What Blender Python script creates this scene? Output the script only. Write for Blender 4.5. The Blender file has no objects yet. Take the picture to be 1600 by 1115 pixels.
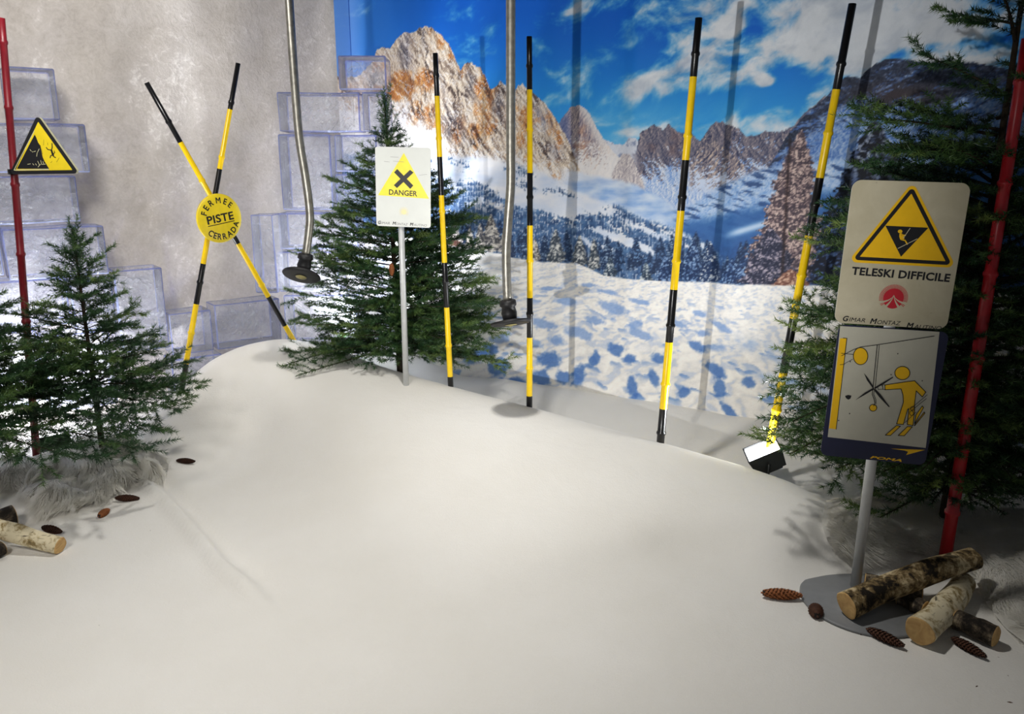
import bpy, bmesh, math, random
import numpy as np
from mathutils import Vector, Matrix
random.seed(5); RNG = np.random.RandomState(11)
scene = bpy.context.scene
COL = scene.collection
# ------------------------------------------------------------------ camera, sky, lamps, exposure
F, CX, CY, PITCH, EYE = 1200.0, 800.0, 557.5, math.radians(14.0), 1.55
cd = bpy.data.cameras.new('camera'); cam = bpy.data.objects.new('camera', cd); COL.objects.link(cam)
cd.sensor_fit = 'HORIZONTAL'; cd.sensor_width = 36.0; cd.lens = 36.0*F/1600.0; cd.clip_start = .05
cam.location = (0, 0, EYE); cam.rotation_euler = (math.pi/2-PITCH, 0, 0); scene.camera = cam
wd = bpy.data.worlds.new('world'); scene.world = wd; wd.use_nodes = True
wd.node_tree.nodes['Background'].inputs[0].default_value = (.92, .95, 1.0, 1); wd.node_tree.nodes['Background'].inputs[1].default_value = .11
scene.view_settings.view_transform = 'Standard'; scene.view_settings.look = 'None'
scene.view_settings.exposure = 0.0; scene.view_settings.gamma = 1.0; scene.view_settings.use_curve_mapping = False
scene.cycles.transparent_max_bounces = 32
def spot(name, loc, aim, watt, deg, blend, rad, colr):
    l = bpy.data.lights.new(name, 'SPOT'); l.energy = watt; l.spot_size = math.radians(deg); l.spot_blend = blend; l.shadow_soft_size = rad; l.color = colr
    o = bpy.data.objects.new(name, l); COL.objects.link(o); o.location = loc
    o.rotation_euler = (Vector(aim)-Vector(loc)).to_track_quat('-Z', 'Y').to_euler(); return o
spot('ceiling_spotlight', (-.12, 2.95, 3.02), (-.42, 2.85, 0), 195, 116, 1.0, .09, (1.0, .97, .915))
spot('front_fill_light', (-1.5, .1, 2.7), (-1.55, 2.8, 0), 190, 86, 1.0, .3, (1.0, .96, .90))  # added fill with no fixture, brightens the left foreground and fur rug
spot('wall_fill_light', (-1.8, 2.6, 3.0), (-2.2, 5.0, 1.9), 255, 96, 1.0, .35, (1.0, .97, .93))  # added unseen fill that lifts the dim plush wall
spot('stage_spotlight', (-1.6, -.8, .9), (.62, 4.6, 1.65), 470, 44, .6, .03, (1.0, .985, .96))
# ------------------------------------------------------------------ helpers
cp, sp_ = math.cos(PITCH), math.sin(PITCH)
def ray(px, py):                       # direction with unit forward component
    a = (px-CX)/F; b = (CY-py)/F
    return Vector((a, cp+b*sp_, -sp_+b*cp))
EYEV = Vector((0, 0, EYE))
def pt(px, py, zc): return EYEV+ray(px, py)*zc
def on_plane(px, py, p0, n):
    d = ray(px, py); t = (Vector(p0)-EYEV).dot(n)/d.dot(n); return EYEV+d*t
def at_y(px, py, y):
    d = ray(px, py); return EYEV+d*(y/d.y)
def project(p):                        # arrays (n,3) -> photo position
    q = p-np.array((0, 0, EYE)); f = q[:,1]*cp-q[:,2]*sp_; u = q[:,1]*sp_+q[:,2]*cp
    return CX+F*q[:,0]/f, CY-F*u/f
# room plan
CORNER = np.array((-1.13, 5.70)); DR = np.array((2.43, -1.40)); DR /= np.linalg.norm(DR); DL = np.array((-.80, -.60))
NR = np.array((DR[1], -DR[0])); NR = NR if NR[1] < 0 else -NR      # into the room
NL = np.array((-DL[1], DL[0])); NL = NL if NL[1] < 0 else -NL
def wall_dist(x, y):                   # distance to the right-hand wall, to the left-hand wall
    return (x-CORNER[0])*NR[0]+(y-CORNER[1])*NR[1], (x-CORNER[0])*NL[0]+(y-CORNER[1])*NL[1]
# snow cloth height
CREST = [((205,712),3.95),((232,676),4.15),((290,602),4.5),((330,560),4.62),((380,538),4.72),((440,527),4.8),((500,537),4.8),((560,560),4.7),((634,583),4.55),((703,602),4.4),((827,635),4.15),((930,662),4.0),((1032,690),3.85),((1150,725),3.65),((1225,752),3.45),((1280,788),3.2),((1303,830),2.98),((1315,876),2.82)]
CR = np.array([pt(p[0], p[1], z)[:] for p, z in CREST])
_d = ray(1350, 942); PLATE = (EYEV+_d*((EYE-.006)/-_d.z))[:2]
def raw_height(x, y):
    x = np.asarray(x, float); y = np.asarray(y, float)
    best = np.full(x.shape, 1e9); hz = np.zeros(x.shape); side = np.zeros(x.shape); seg = np.zeros(x.shape)
    for i in range(len(CR)-1):
        a, b = CR[i], CR[i+1]; e = b[:2]-a[:2]; L2 = e@e
        t = np.clip(((x-a[0])*e[0]+(y-a[1])*e[1])/L2, 0, 1)
        dx = x-a[0]-t*e[0]; dy = y-a[1]-t*e[1]; d = np.hypot(dx, dy)
        s = e[0]*dy-e[1]*dx                       # >0 behind the crest
        m = d < best
        best = np.where(m, d, best); hz = np.where(m, a[2]+(b[2]-a[2])*t, hz); side = np.where(m, s, side); seg = np.where(m, i+t, seg)
    sm = lambda t: t*t*(3-2*t)
    wf = np.interp(seg, [0,2,5,8,12,14,16,17], [.45,.8,1.55,1.75,1.6,1.2,.45,.3])
    fr = hz*(1-sm(np.clip(best/wf, 0, 1)))**1.25
    plat = np.interp(seg, [0,3,4.5,6.2,8.2,10], [.0,.2,.64,.55,.1,.0])
    wb = np.interp(seg, [0,3,8,12,17], [.35,.35,.42,.34,.3])
    bk = hz*(plat+(1-plat)*(1-sm(np.clip(best/wb, 0, 1))))
    h = np.where(side > 0, bk, fr)
    d1, d2 = wall_dist(x, y)
    h = np.maximum(h, .13*np.exp(-(np.clip(d1,0,9)/.42)**2)*np.clip((x+.9)/.8, 0, 1))
    # the long crease on the left and soft lumps
    w = lambda k, px_, py_: np.sin(k*x+px_)*np.sin(k*1.13*y+py_)
    h = h+.006*w(2.6,.3,1.1)+.003*w(6.1,1.7,.4)
    t = np.clip((np.hypot(x-PLATE[0], y-PLATE[1])-.21)/.20, 0, 1)
    h = h*t*t*(3-2*t)
    return np.maximum(h, .0)+.004
_x0, _y0, _st = -5.0, -2.0, .02
_gx = np.arange(_x0, 4.2, _st); _gy = np.arange(_y0, 7.0, _st); _G = raw_height(*[q.ravel() for q in np.meshgrid(_gx, _gy, indexing='ij')]).reshape(len(_gx), len(_gy))
def _blur(A, sg):
    k = np.exp(-.5*(np.arange(-4*sg, 4*sg+1)/sg)**2); k /= k.sum(); r = len(k)//2
    for ax in (0, 1):
        P = np.pad(A, [(r, r) if i == ax else (0, 0) for i in (0, 1)], mode='edge'); A = sum(k[i]*(P[i:i+A.shape[0]] if ax == 0 else P[:, i:i+A.shape[1]]) for i in range(len(k)))
    return A
_d1, _d2 = wall_dist(_gx[:,None]+0*_gy[None], _gy[None]+0*_gx[:,None])
_G = _blur(_G, 3); _B = _blur(_G, 9); _wm = np.clip((_gx[:,None]+.2*(_gy[None]-3.5)+.55)/-.5, 0, 1)*np.clip((4.25-_gy[None])/.4, 0, 1); _G = _G*(1-_wm)+_B*_wm
_q = np.array([(EYEV+ray(*p)*((EYE-.01)/-ray(*p).z))[:2] for p in ((225,752),(262,778),(300,818),(352,880),(400,918),(440,958))]); _yy = np.interp(_gx, _q[:,0], _q[:,1])[:,None]
_G = _G+1.9*(.022*np.exp(-(((_gy[None]-_yy)*.62+.02)/.030)**2)-.012*np.exp(-(((_gy[None]-_yy)*.62-.045)/.035)**2)+.010*np.clip(1-((_gy[None]-_yy)*.62+.02)/-.30,0,1)*((_gy[None]-_yy)*.62<-.02))*np.clip((_gx[:,None]-_q[0,0])/.08,0,1)*np.clip((_q[-1,0]-_gx[:,None])/.18,0,1)
def height(x, y):
    u = (np.clip(np.asarray(x, float), _x0, 4.1)-_x0)/_st; v = (np.clip(np.asarray(y, float), _y0, 6.9)-_y0)/_st
    i = u.astype(int); j = v.astype(int); a = u-i; b = v-j
    return _G[i,j]*(1-a)*(1-b)+_G[i+1,j]*a*(1-b)+_G[i,j+1]*(1-a)*b+_G[i+1,j+1]*a*b
def hgt(x, y): return float(height(np.array([x]), np.array([y]))[0])
def floor_hit(px, py, lift=0.):
    d = ray(px, py); lo, prev = 1.2, None
    ts = np.arange(1.2, 6.5, .01); P = np.array(EYEV)[None]+np.array(d)[None]*ts[:,None]
    k = np.nonzero(P[:,2] < height(P[:,0], P[:,1])+lift)[0]
    p = P[k[0]] if len(k) else P[-1]
    return Vector(p)
# ------------------------------------------------------------------ mesh builder
def link(o, parent=None):
    COL.objects.link(o)
    if parent: o.parent = parent
    return o
def tag(o, label=None, cat=None, group=None, kind=None):
    if label: o['label'] = label
    if cat: o['category'] = cat
    if group: o['group'] = group
    if kind: o['kind'] = kind
    return o
def empty(name, loc, label=None, cat=None, group=None):
    o = bpy.data.objects.new(name, None); COL.objects.link(o); o.location = loc; o.empty_display_size = .1
    bpy.context.view_layer.update()
    return tag(o, label, cat, group)
class MB:
    def __init__(s): s.v = []; s.f = []; s.m = []; s.sm = []
    def add(s, verts, faces, mat=0, smooth=False):
        o = len(s.v); s.v += [tuple(p) for p in verts]
        for f in faces: s.f.append(tuple(i+o for i in f)); s.m.append(mat); s.sm.append(smooth)
    def tube(s, path, rad, n=14, mat=0, caps=True, squash=None):
        P = [Vector(p) for p in path]; R = rad if isinstance(rad, (list, tuple)) else [rad]*len(P)
        M = mat if isinstance(mat, (list, tuple)) else [mat]*(len(P)-1)
        t0 = (P[1]-P[0]).normalized(); u = t0.orthogonal().normalized(); base = len(s.v)
        for i, p in enumerate(P):
            t = (P[min(i+1,len(P)-1)]-P[max(i-1,0)])
            if t.length > 1e-9: t.normalize()
            u = (u-t*u.dot(t)); u = u.normalized() if u.length > 1e-6 else t.orthogonal().normalized()
            w = t.cross(u)
            for k in range(n):
                a = 2*math.pi*k/n; s.v.append(tuple(p+(u*math.cos(a)+w*math.sin(a))*R[i]))
        for i in range(len(P)-1):
            for k in range(n):
                k2 = (k+1) % n
                s.f.append((base+i*n+k, base+i*n+k2, base+(i+1)*n+k2, base+(i+1)*n+k)); s.m.append(M[i]); s.sm.append(True)
        if caps:
            s.f.append(tuple(base+k for k in range(n))[::-1]); s.m.append(M[0]); s.sm.append(False)
            e = base+(len(P)-1)*n; s.f.append(tuple(e+k for k in range(n))); s.m.append(M[-1]); s.sm.append(False)
    def lathe(s, prof, M=Matrix(), n=32, mat=0, smooth=True):          # prof: (r, z)
        base = len(s.v); mats = mat if isinstance(mat, (list, tuple)) else [mat]*(len(prof)-1)
        for r, z in prof:
            for k in range(n):
                a = 2*math.pi*k/n; s.v.append(tuple(M @ Vector((r*math.cos(a), r*math.sin(a), z))))
        for i in range(len(prof)-1):
            for k in range(n):
                k2 = (k+1) % n
                s.f.append((base+i*n+k, base+i*n+k2, base+(i+1)*n+k2, base+(i+1)*n+k)); s.m.append(mats[i]); s.sm.append(smooth)
        s.f.append(tuple(base+k for k in range(n))[::-1]); s.m.append(mats[0]); s.sm.append(False)
        e = base+(len(prof)-1)*n; s.f.append(tuple(e+k for k in range(n))); s.m.append(mats[-1]); s.sm.append(False)
    def prism(s, poly, to3, d0, d1, mat=0, side=None):                   # poly 2D ccw seen from the front, to3(a,b,d)
        n = len(poly); A = sum(poly[i][0]*poly[(i+1)%n][1]-poly[(i+1)%n][0]*poly[i][1] for i in range(n))
        if A < 0: poly = poly[::-1]
        o = len(s.v); s.v += [tuple(to3(a, b, d1)) for a, b in poly]+[tuple(to3(a, b, d0)) for a, b in poly]
        s.f.append(tuple(o+i for i in range(n))); s.m.append(mat); s.sm.append(False)
        sd = mat if side is None else side
        s.f.append(tuple(o+n+i for i in range(n))[::-1]); s.m.append(sd); s.sm.append(False)
        for i in range(n):
            j = (i+1) % n; s.f.append((o+i, o+n+i, o+n+j, o+j)); s.m.append(sd); s.sm.append(False)
    def flat(s, poly, to3, d, mat=0):
        n = len(poly); A = sum(poly[i][0]*poly[(i+1)%n][1]-poly[(i+1)%n][0]*poly[i][1] for i in range(n))
        if A < 0: poly = poly[::-1]
        o = len(s.v); s.v += [tuple(to3(a, b, d)) for a, b in poly]
        s.f.append(tuple(o+i for i in range(n))); s.m.append(mat); s.sm.append(False)
    def line(s, pts, w, to3, d, mat=0, closed=False):                    # painted line of width w
        P = [Vector((p[0], p[1])) for p in pts]
        if closed: P = P+[P[0]]
        for a, b in zip(P[:-1], P[1:]):
            t = (b-a)
            if t.length < 1e-9: continue
            t.normalize(); nrm = Vector((-t.y, t.x))*(w/2); a2 = a-t*w*.35; b2 = b+t*w*.35
            s.flat([tuple(a2-nrm), tuple(b2-nrm), tuple(b2+nrm), tuple(a2+nrm)], to3, d, mat)
    def build(s, name, mats, parent=None):
        me = bpy.data.meshes.new(name); me.from_pydata(s.v, [], s.f)
        for m in mats: me.materials.append(m)
        me.polygons.foreach_set('material_index', s.m); me.polygons.foreach_set('use_smooth', s.sm); me.update()
        o = bpy.data.objects.new(name, me); COL.objects.link(o)
        if parent: o.parent = parent; o.matrix_parent_inverse = parent.matrix_world.inverted()
        return o
def local_origin(o, p):                 # put a mesh object's origin at p
    o.data.transform(Matrix.Translation(-Vector(p))); o.location = p; return o
def np_mesh(name, V, T, mats, parent=None, smooth=False, attrs=None, quads=False):
    me = bpy.data.meshes.new(name); k = T.shape[1]
    me.vertices.add(len(V)); me.vertices.foreach_set('co', V.astype(np.float32).ravel())
    me.loops.add(T.size); me.loops.foreach_set('vertex_index', T.astype(np.int32).ravel())
    me.polygons.add(len(T)); me.polygons.foreach_set('loop_start', np.arange(0, T.size, k, dtype=np.int32)); me.polygons.foreach_set('loop_total', np.full(len(T), k, dtype=np.int32))
    me.polygons.foreach_set('use_smooth', np.full(len(T), smooth))
    for m in mats: me.materials.append(m)
    me.update(calc_edges=True)
    for nm, arr in (attrs or {}).items():
        if arr.ndim == 1:
            a = me.attributes.new(nm, 'FLOAT', 'POINT'); a.data.foreach_set('value', arr.astype(np.float32))
        else:
            a = me.attributes.new(nm, 'FLOAT_COLOR', 'POINT'); a.data.foreach_set('color', np.c_[arr, np.ones(len(arr))].astype(np.float32).ravel())
    o = bpy.data.objects.new(name, me); COL.objects.link(o)
    if parent: o.parent = parent; o.matrix_parent_inverse = parent.matrix_world.inverted()
    return o
# ------------------------------------------------------------------ materials
def lin(r, g, b):
    f = lambda c: c/12.92 if c <= .04045 else ((c+.055)/1.055)**2.4
    return tuple(f(c/255.) for c in (r, g, b))+(1.0,)
class NT:
    def __init__(s, name):
        s.mat = bpy.data.materials.new(name); s.mat.use_nodes = True; s.t = s.mat.node_tree; s.n = s.t.nodes; s.b = s.n['Principled BSDF']; s.out = s.n['Material Output']
    def new(s, kind, **kw):
        n = s.n.new(kind)
        for k, v in kw.items(): setattr(n, k, v)
        return n
    def lk(s, a, b): s.t.links.new(a, b)
    def coord(s, which='Object'): return s.new('ShaderNodeTexCoord').outputs[which]
    def noise(s, scale, detail=6, rough=.55, dist=0., vec=None, stretch=None):
        n = s.new('ShaderNodeTexNoise'); n.inputs['Scale'].default_value = scale; n.inputs['Detail'].default_value = detail; n.inputs['Roughness'].default_value = rough; n.inputs['Distortion'].default_value = dist
        v = vec or s.coord()
        if stretch:
            mp = s.new('ShaderNodeMapping'); mp.inputs['Scale'].default_value = stretch; s.lk(v, mp.inputs[0]); v = mp.outputs[0]
        s.lk(v, n.inputs['Vector']); return n.outputs[0]
    def ramp(s, fac, stops):
        r = s.new('ShaderNodeValToRGB'); e = r.color_ramp.elements
        e[0].position, e[0].color = stops[0]; e[1].position, e[1].color = stops[-1]
        for p, c in stops[1:-1]:
            x = e.new(p); x.color = c
        s.lk(fac, r.inputs[0]); return r.outputs[0]
    def mix(s, fac, a, b, mode='MIX'):
        m = s.new('ShaderNodeMix', data_type='RGBA', blend_type=mode)
        for sock, v in ((m.inputs[0], fac), (m.inputs[6], a), (m.inputs[7], b)):
            if hasattr(v, 'links'): s.lk(v, sock)
            else: sock.default_value = v
        return m.outputs[2]
    def bump(s, h, strength, dist=.01):
        b = s.new('ShaderNodeBump'); b.inputs['Strength'].default_value = strength; b.inputs['Distance'].default_value = dist; s.lk(h, b.inputs['Height']); return b.outputs[0]
    def set(s, base=None, rough=None, metal=None, spec=None, normal=None):
        for nm, v in (('Base Color', base), ('Roughness', rough), ('Metallic', metal), ('Specular IOR Level', spec)):
            if v is None: continue
            if hasattr(v, 'links'): s.lk(v, s.b.inputs[nm])
            else: s.b.inputs[nm].default_value = v
        if normal is not None: s.lk(normal, s.b.inputs['Normal'])
        return s.mat
def paintmat(name, c, rough=.5, var=.10, spec=.5, sc=30., metal=0., bump=0.):
    t = NT(name); n = t.noise(sc, 5)
    d = tuple(x*(1-var) for x in c[:3])+(1,); u = tuple(min(1, x*(1+var)) for x in c[:3])+(1,)
    return t.set(t.ramp(n, [(.3, d), (.7, u)]), rough, metal, spec, t.bump(t.noise(sc*3, 4), bump, .003) if bump else None)
# ------------------------------------------------------------------ the picture printed on the backdrop
def _hash(ix, iy, seed):
    h = (ix.astype(np.int64)*374761393 + iy.astype(np.int64)*668265263 + seed*974634777) & 0xffffffff
    h = ((h ^ (h >> 13))*1274126177) & 0xffffffff
    h = ((h ^ (h >> 16))*2246822519) & 0xffffffff
    return (h ^ (h >> 15)) & 0xffffffff
def vnoise(x, y, seed=0):                       # gradient noise, about -1..1
    x0 = np.floor(x); y0 = np.floor(y); fx = x-x0; fy = y-y0
    u = fx*fx*fx*(fx*(fx*6-15)+10); v = fy*fy*fy*(fy*(fy*6-15)+10)
    def g(dx, dy):
        a = _hash(x0+dx, y0+dy, seed)/4294967296.0*6.2831853
        return np.cos(a)*(fx-dx)+np.sin(a)*(fy-dy)
    a = g(0,0); b = g(1,0); c = g(0,1); d = g(1,1)
    return ((a+(b-a)*u)*(1-v)+(c+(d-c)*u)*v)*1.5
def fbm(x, y, o=5, seed=0, gain=.5, lac=2.03):
    s = 0; a = 1; n = 0
    for i in range(o):
        s = s + a*vnoise(x, y, seed+i*17); n += a; a *= gain; x = x*lac+3.7; y = y*lac+1.3
    return s/n
def ridged(x, y, o=5, seed=0, gain=.55, lac=2.05):
    s = 0; a = 1; n = 0
    for i in range(o):
        s = s + a*(1-2*np.abs(vnoise(x, y, seed+i*29))); n += a; a *= gain; x = x*lac+5.1; y = y*lac+2.7
    return s/n
def sst(a, b, x):
    t = np.clip((x-a)/(b-a), 0, 1); return t*t*(3-2*t)
def mixc(c, col, m):
    return c + (np.asarray(col)-c)*m[..., None]
def C(r, g, b): return np.array((r, g, b))/255.
def curve(X, pts, jag=0, sc=9., seed=1):
    p = np.array(pts, float); y = np.interp(X, p[:,0], p[:,1])
    if jag: y = y + jag*fbm(X/sc, X*0+seed*7.7, 4, seed, .6)
    return y
EDGE = [(560,360),(690,378),(715,385),(745,391),(785,396),(800,402),(850,409),(900,411),(925,420),(945,430),(975,434),(1030,439),(1100,440),(1165,444),(1250,446),(1330,447),(1700,452)]
def paint(X, Y):
    """the printed mountain picture; X, Y are positions on the print"""
    sh = X.shape; X = X.ravel().astype(float); Y = Y.ravel().astype(float)
    e = curve(X, EDGE, 1.2, 20, 19); out = np.zeros((len(X), 3)); up = Y < e+3; lo = Y > e-3
    out[up] = paint_upper(X[up], Y[up])
    f = paint_field(X[lo], Y[lo]); m = np.clip((Y-e)[lo]/1.6+.5, 0, 1)[:,None]
    out[lo] = out[lo]*(1-m)+f*m
    g = out.mean(1, keepdims=True); out = np.clip(g+(out-g)*1.09, 0, 1); out = out-.10*np.sin(2*np.pi*np.clip(out, 0, 1))*.55
    return np.clip(out, .01, .97).reshape(sh+(3,))
def blob_at(X, Y):
    def blob(cx, cy, rx, ry, w, rot=0):
        dx = X-cx; dy = Y-cy; c, s = np.cos(rot), np.sin(rot)
        return w*np.exp(-((dx*c+dy*s)/rx)**2-((-dx*s+dy*c)/ry)**2)
    return blob
def paint_upper(X, Y):
    N = lambda s, o=5, seed=0, sy=None, g=.5: fbm(X/s, Y/(sy or s), o, seed, g)
    # sky
    t = sst(0, 260, Y)
    col = C(22,104,184) + (C(78,156,216)-C(22,104,184))*t[...,None]
    col = mixc(col, C(66,118,178), sst(720, 560, X)*.75)
    col = mixc(col, C(120,150,205), sst(590, 545, X)*.8)
    # clouds: streaks running up to the right
    a = -.5; xr = X*np.cos(a)+Y*np.sin(a)*-1; yr = X*np.sin(a)+Y*np.cos(a)
    xr = X*np.cos(a)+Y*np.sin(a); yr = -X*np.sin(a)+Y*np.cos(a)
    wx = 30*N(120, 3, 5); wy = 30*N(120, 3, 6)
    f = fbm((xr+wx)/130, (yr+wy)/58, 7, 11, .6)
    f2 = fbm((X+wx)/46, (Y+wy)/34, 6, 21, .6)
    dens = .42*f2+f + .26*sst(930, 1120, X)*sst(230, 60, Y) - .08
    dens = dens + .36*sst(1190, 1330, X)
    blob = blob_at(X+.35*wx, Y+.35*wy)
    for bb in ((850,85,34,26,.55,.7),(875,120,26,14,.3,.4),(745,30,40,26,.3,.3),(1003,135,46,26,.55,-.4),(1040,65,70,40,.38,-.5),(1110,120,75,24,.45,-.1),
               (1197,127,15,11,1.0,-.2),(1100,200,120,14,.5,0),(990,205,60,12,.35,0),(955,30,60,26,.2,-.5),(1250,40,140,60,.5,-.2),(1090,20,60,30,.25,0),(1190,190,70,22,.5,-.25),(1330,40,90,60,.5,0),(1450,60,80,50,.4,0),
               (905,20,30,30,.3,.6),(940,100,40,16,.3,-.5),(925,150,30,14,.35,0),(1235,115,42,22,-.75,-.3),(1190,145,60,14,-.55,-.1),(1130,160,90,12,-.5,0),(1150,60,50,12,-.25,-.5),(1450,78,80,14,-.55,-.15),(690,60,60,80,-.25,0),(1010,90,40,12,-.3,-.5),(1150,100,26,14,-.3,-.4)):
        dens = dens+blob(*bb)
    cm = np.clip(sst(.02, .78, dens), 0, 1)
    cc = C(226,227,230) - .5*np.clip(.12+fbm((xr+wx)/70+.25, (yr+wy)/40+.35, 6, 33, .58), 0, 1)[...,None]*np.array((.75,.70,.58))
    cc = mixc(cc, C(190,191,194), sst(1130, 1420, X)*.6)
    cc = cc*(1+.10*f2)[...,None]
    col = col+(cc-col)*(cm*.94)[...,None]
    haze = sst(120, 245, Y)*sst(900, 960, X)*.5*sst(1300,1180,X)
    col = mixc(col, C(208,216,226), haze*np.clip(.6+1.2*f,0,1))

    def relief(s, sy, seed, shear=0., o=6, amp=1.):
        x = X+shear*Y
        e = .9
        w = 6*fbm(X/30, Y/30, 3, seed+90)
        h = lambda xx, yy: ridged((xx+shear*yy+w)/s, yy/sy, o, seed)
        h0 = h(X, Y); hx = h(X+e, Y); hy = h(X, Y+e)
        gx = (hx-h0)/e*s*.11; gy = (hy-h0)/e*sy*.11
        return h0, gx, gy
    def mask(y0, soft=1.3): return np.clip((Y-y0)/soft+.5, 0, 1)

    # ---- far peaks behind the valley
    far = curve(X, [(930,222),(948,219),(960,224),(975,226),(985,215),(995,216),(1003,222),(1030,240)], 5, 8, 3)
    m = mask(far)*sst(935,945,X)*sst(1045,1030,X)
    h0,gx,gy = relief(14, 18, 41, .2)
    c = C(148,156,178)-.28*np.clip(gx,-1,1)[...,None]
    c = mixc(c, C(222,224,232), sst(.1,.4,h0+.35*gy)*.7)
    col = col+(c-col)*m[...,None]
    # ---- centre back wall of mountains (x 1000..1240)
    m3 = curve(X, [(996,240),(1003,208),(1012,202),(1025,196),(1036,203),(1046,194),(1056,202),(1068,208),(1076,203),(1084,212),(1094,222),(1104,206),(1112,194),(1128,190),(1140,196),(1155,201),(1168,212),(1180,213),(1200,206),(1222,204),(1242,196),(1262,172),(1290,150)], 5, 8, 5)
    m = mask(m3)*sst(985,1003,X+.0*Y)
    h0,gx,gy = relief(20, 34, 51, -.35)
    lit = np.clip(.5-.9*gx, 0, 1)
    rock = C(58,66,92)+(C(172,160,158)-C(58,66,92))*lit[...,None]
    rock = mixc(rock, C(128,108,106), sst(.0,.5,N(40,3,52))*.6*sst(1090,1040,X))
    snow = C(120,148,200)+(C(228,230,238)-C(120,148,200))*np.clip(.45-1.2*gx,0,1)[...,None]
    sn = sst(-.02,.25, .9*gy+.5*N(26,5,53)+ (Y-m3-48)/46. - .35*sst(1060,1020,X)+ .35*sst(1120,1160,X)*sst(40,10,Y-m3))
    c = rock+(snow-rock)*sn[...,None]
    col = col+(c-col)*m[...,None]
    # ridge in front of it, brown lit rock 1080..1170
    rg = curve(X, [(1060,300),(1075,262),(1090,228),(1104,214),(1112,208),(1122,224),(1140,236),(1158,250),(1168,262),(1150,285),(1120,300)][:9], 6, 7, 6)
    m = mask(rg)*sst(1074,1082,X)*sst(1170,1164,X)*sst(312,285,Y+.0*X)
    h0,gx,gy = relief(17, 24, 55, .75)
    lit = np.clip(.45-1.1*gx, 0, 1)
    c = C(54,62,90)+(C(212,192,176)-C(54,62,90))*lit[...,None]
    c = mixc(c, C(196,208,234), sst(.1,.45,gy*.9+N(20,4,56)*.8+(Y-262)/60))
    col = col+(c-col)*m[...,None]
    # ---- right dark mountain
    m4 = curve(X, [(1120,700),(1150,372),(1185,290),(1215,240),(1235,206),(1262,176),(1290,152),(1305,138),(1312,126),(1322,120),(1345,123),(1352,112),(1368,100),(1385,94),(1410,92),(1440,97),(1475,99),(1520,98),(1600,110),(1800,130)], 3.5, 14, 8)
    m = mask(m4)
    h0,gx,gy = relief(38, 20, 61, .55)
    lit = np.clip(.42-.8*gx+.3*gy, 0, 1)
    rock = C(38,48,66)+(C(92,98,114)-C(38,48,66))*lit[...,None]
    rock = mixc(rock, C(78,68,70), blob(1405,150,75,22,.8))
    snow = C(86,116,168)+(C(176,190,214)-C(86,116,168))*np.clip(.4-.9*gx+.3*N(12,3,62),0,1)[...,None]
    diag = (Y-m4-26)/60.-.9*np.exp(-((X-1410)/85)**2-((Y-150)/30)**2) + .25*sst(1320,1240,X)
    sn = sst(-.15,.35, .45*gy+.75*fbm((X+1.5*Y)/60,(Y+.45*X)/16,6,63,.6)+diag*.45)
    c = rock+(snow-rock)*sn[...,None]
    c = mixc(c, C(58,82,124), sst(220,330,Y)*.45)
    col = col+(c-col)*m[...,None]

    # ---- valley floor: blue slopes
    val = curve(X, [(960,292),(1000,296),(1030,312),(1060,330),(1090,316),(1130,290),(1180,268),(1230,258),(1300,250),(1700,250)], 3, 12, 9)
    m = mask(val, 8)
    h0,gx,gy = relief(46, 20, 71, .7)
    c = C(112,144,198)+(C(206,218,238)-C(112,144,198))*np.clip(.55-.6*gx+.35*N(20,4,73),0,1)[...,None]
    c = mixc(c, C(56,78,112), sst(.12,.42,fbm((X+1.2*Y)/44,(Y-.3*X)/9,5,74)+.12)*.8)
    c = mixc(c, C(70,106,150), sst(330,352,Y+.22*(X-1100)+6*N(16,4,75))*.92)
    c = mixc(c, C(52,76,108), sst(352,420,Y+5*N(14,4,76))*.75*np.clip(.8+.8*N(7,3,77),0,1))
    st = (Y-(366-.30*(X-1140)))
    c = mixc(c, C(190,208,236), np.exp(-(st/5.5)**2)*sst(1125,1160,X)*sst(1220,1190,X)*.9)
    col = col+(c-col)*(m*sst(965,990,X+.0*Y))[...,None]

    # ---- the pinnacle x 880..960
    pk = curve(X, [(866,214),(874,196),(884,178),(893,168),(905,164),(915,169),(924,182),(934,200),(944,216),(956,234),(968,246),(985,262),(1005,282),(1010,300),(1011,2000)], 5, 7, 10)
    m = mask(pk)*sst(866,872,X)
    h0,gx,gy = relief(13, 30, 81, .38)
    lit = np.clip(.5-1.0*gx, 0, 1)
    c = C(88,88,110)+(C(226,208,196)-C(88,88,110))*lit[...,None]
    c = mixc(c, C(172,132,110), sst(.0,.45,N(22,4,82))*.55*sst(180,210,Y)*sst(265,235,Y))
    right = sst(-6, 10, (X-905)-(Y-170)*.52)
    c = mixc(c, C(236,232,230), np.clip(right*.75+sst(.1,.45,gy+.2*N(14,4,83)+(Y-225)/50.),0,1)*.85)
    c = mixc(c, C(84,98,136), sst(896,878,X-.12*(Y-170))*.7)
    col = col+(c-col)*m[...,None]
    sp = curve(X, [(955,276),(966,252),(975,240),(985,240),(993,250),(1000,268),(1010,292)], 4, 6, 12)
    m = mask(sp)*sst(955,960,X)*sst(1012,1006,X)
    h0,gx,gy = relief(10, 16, 85, .4)
    c = C(120,116,130)+(C(238,228,220)-C(120,116,130))*np.clip(.55-1.1*gx,0,1)[...,None]
    col = col+(c-col)*m[...,None]

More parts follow.
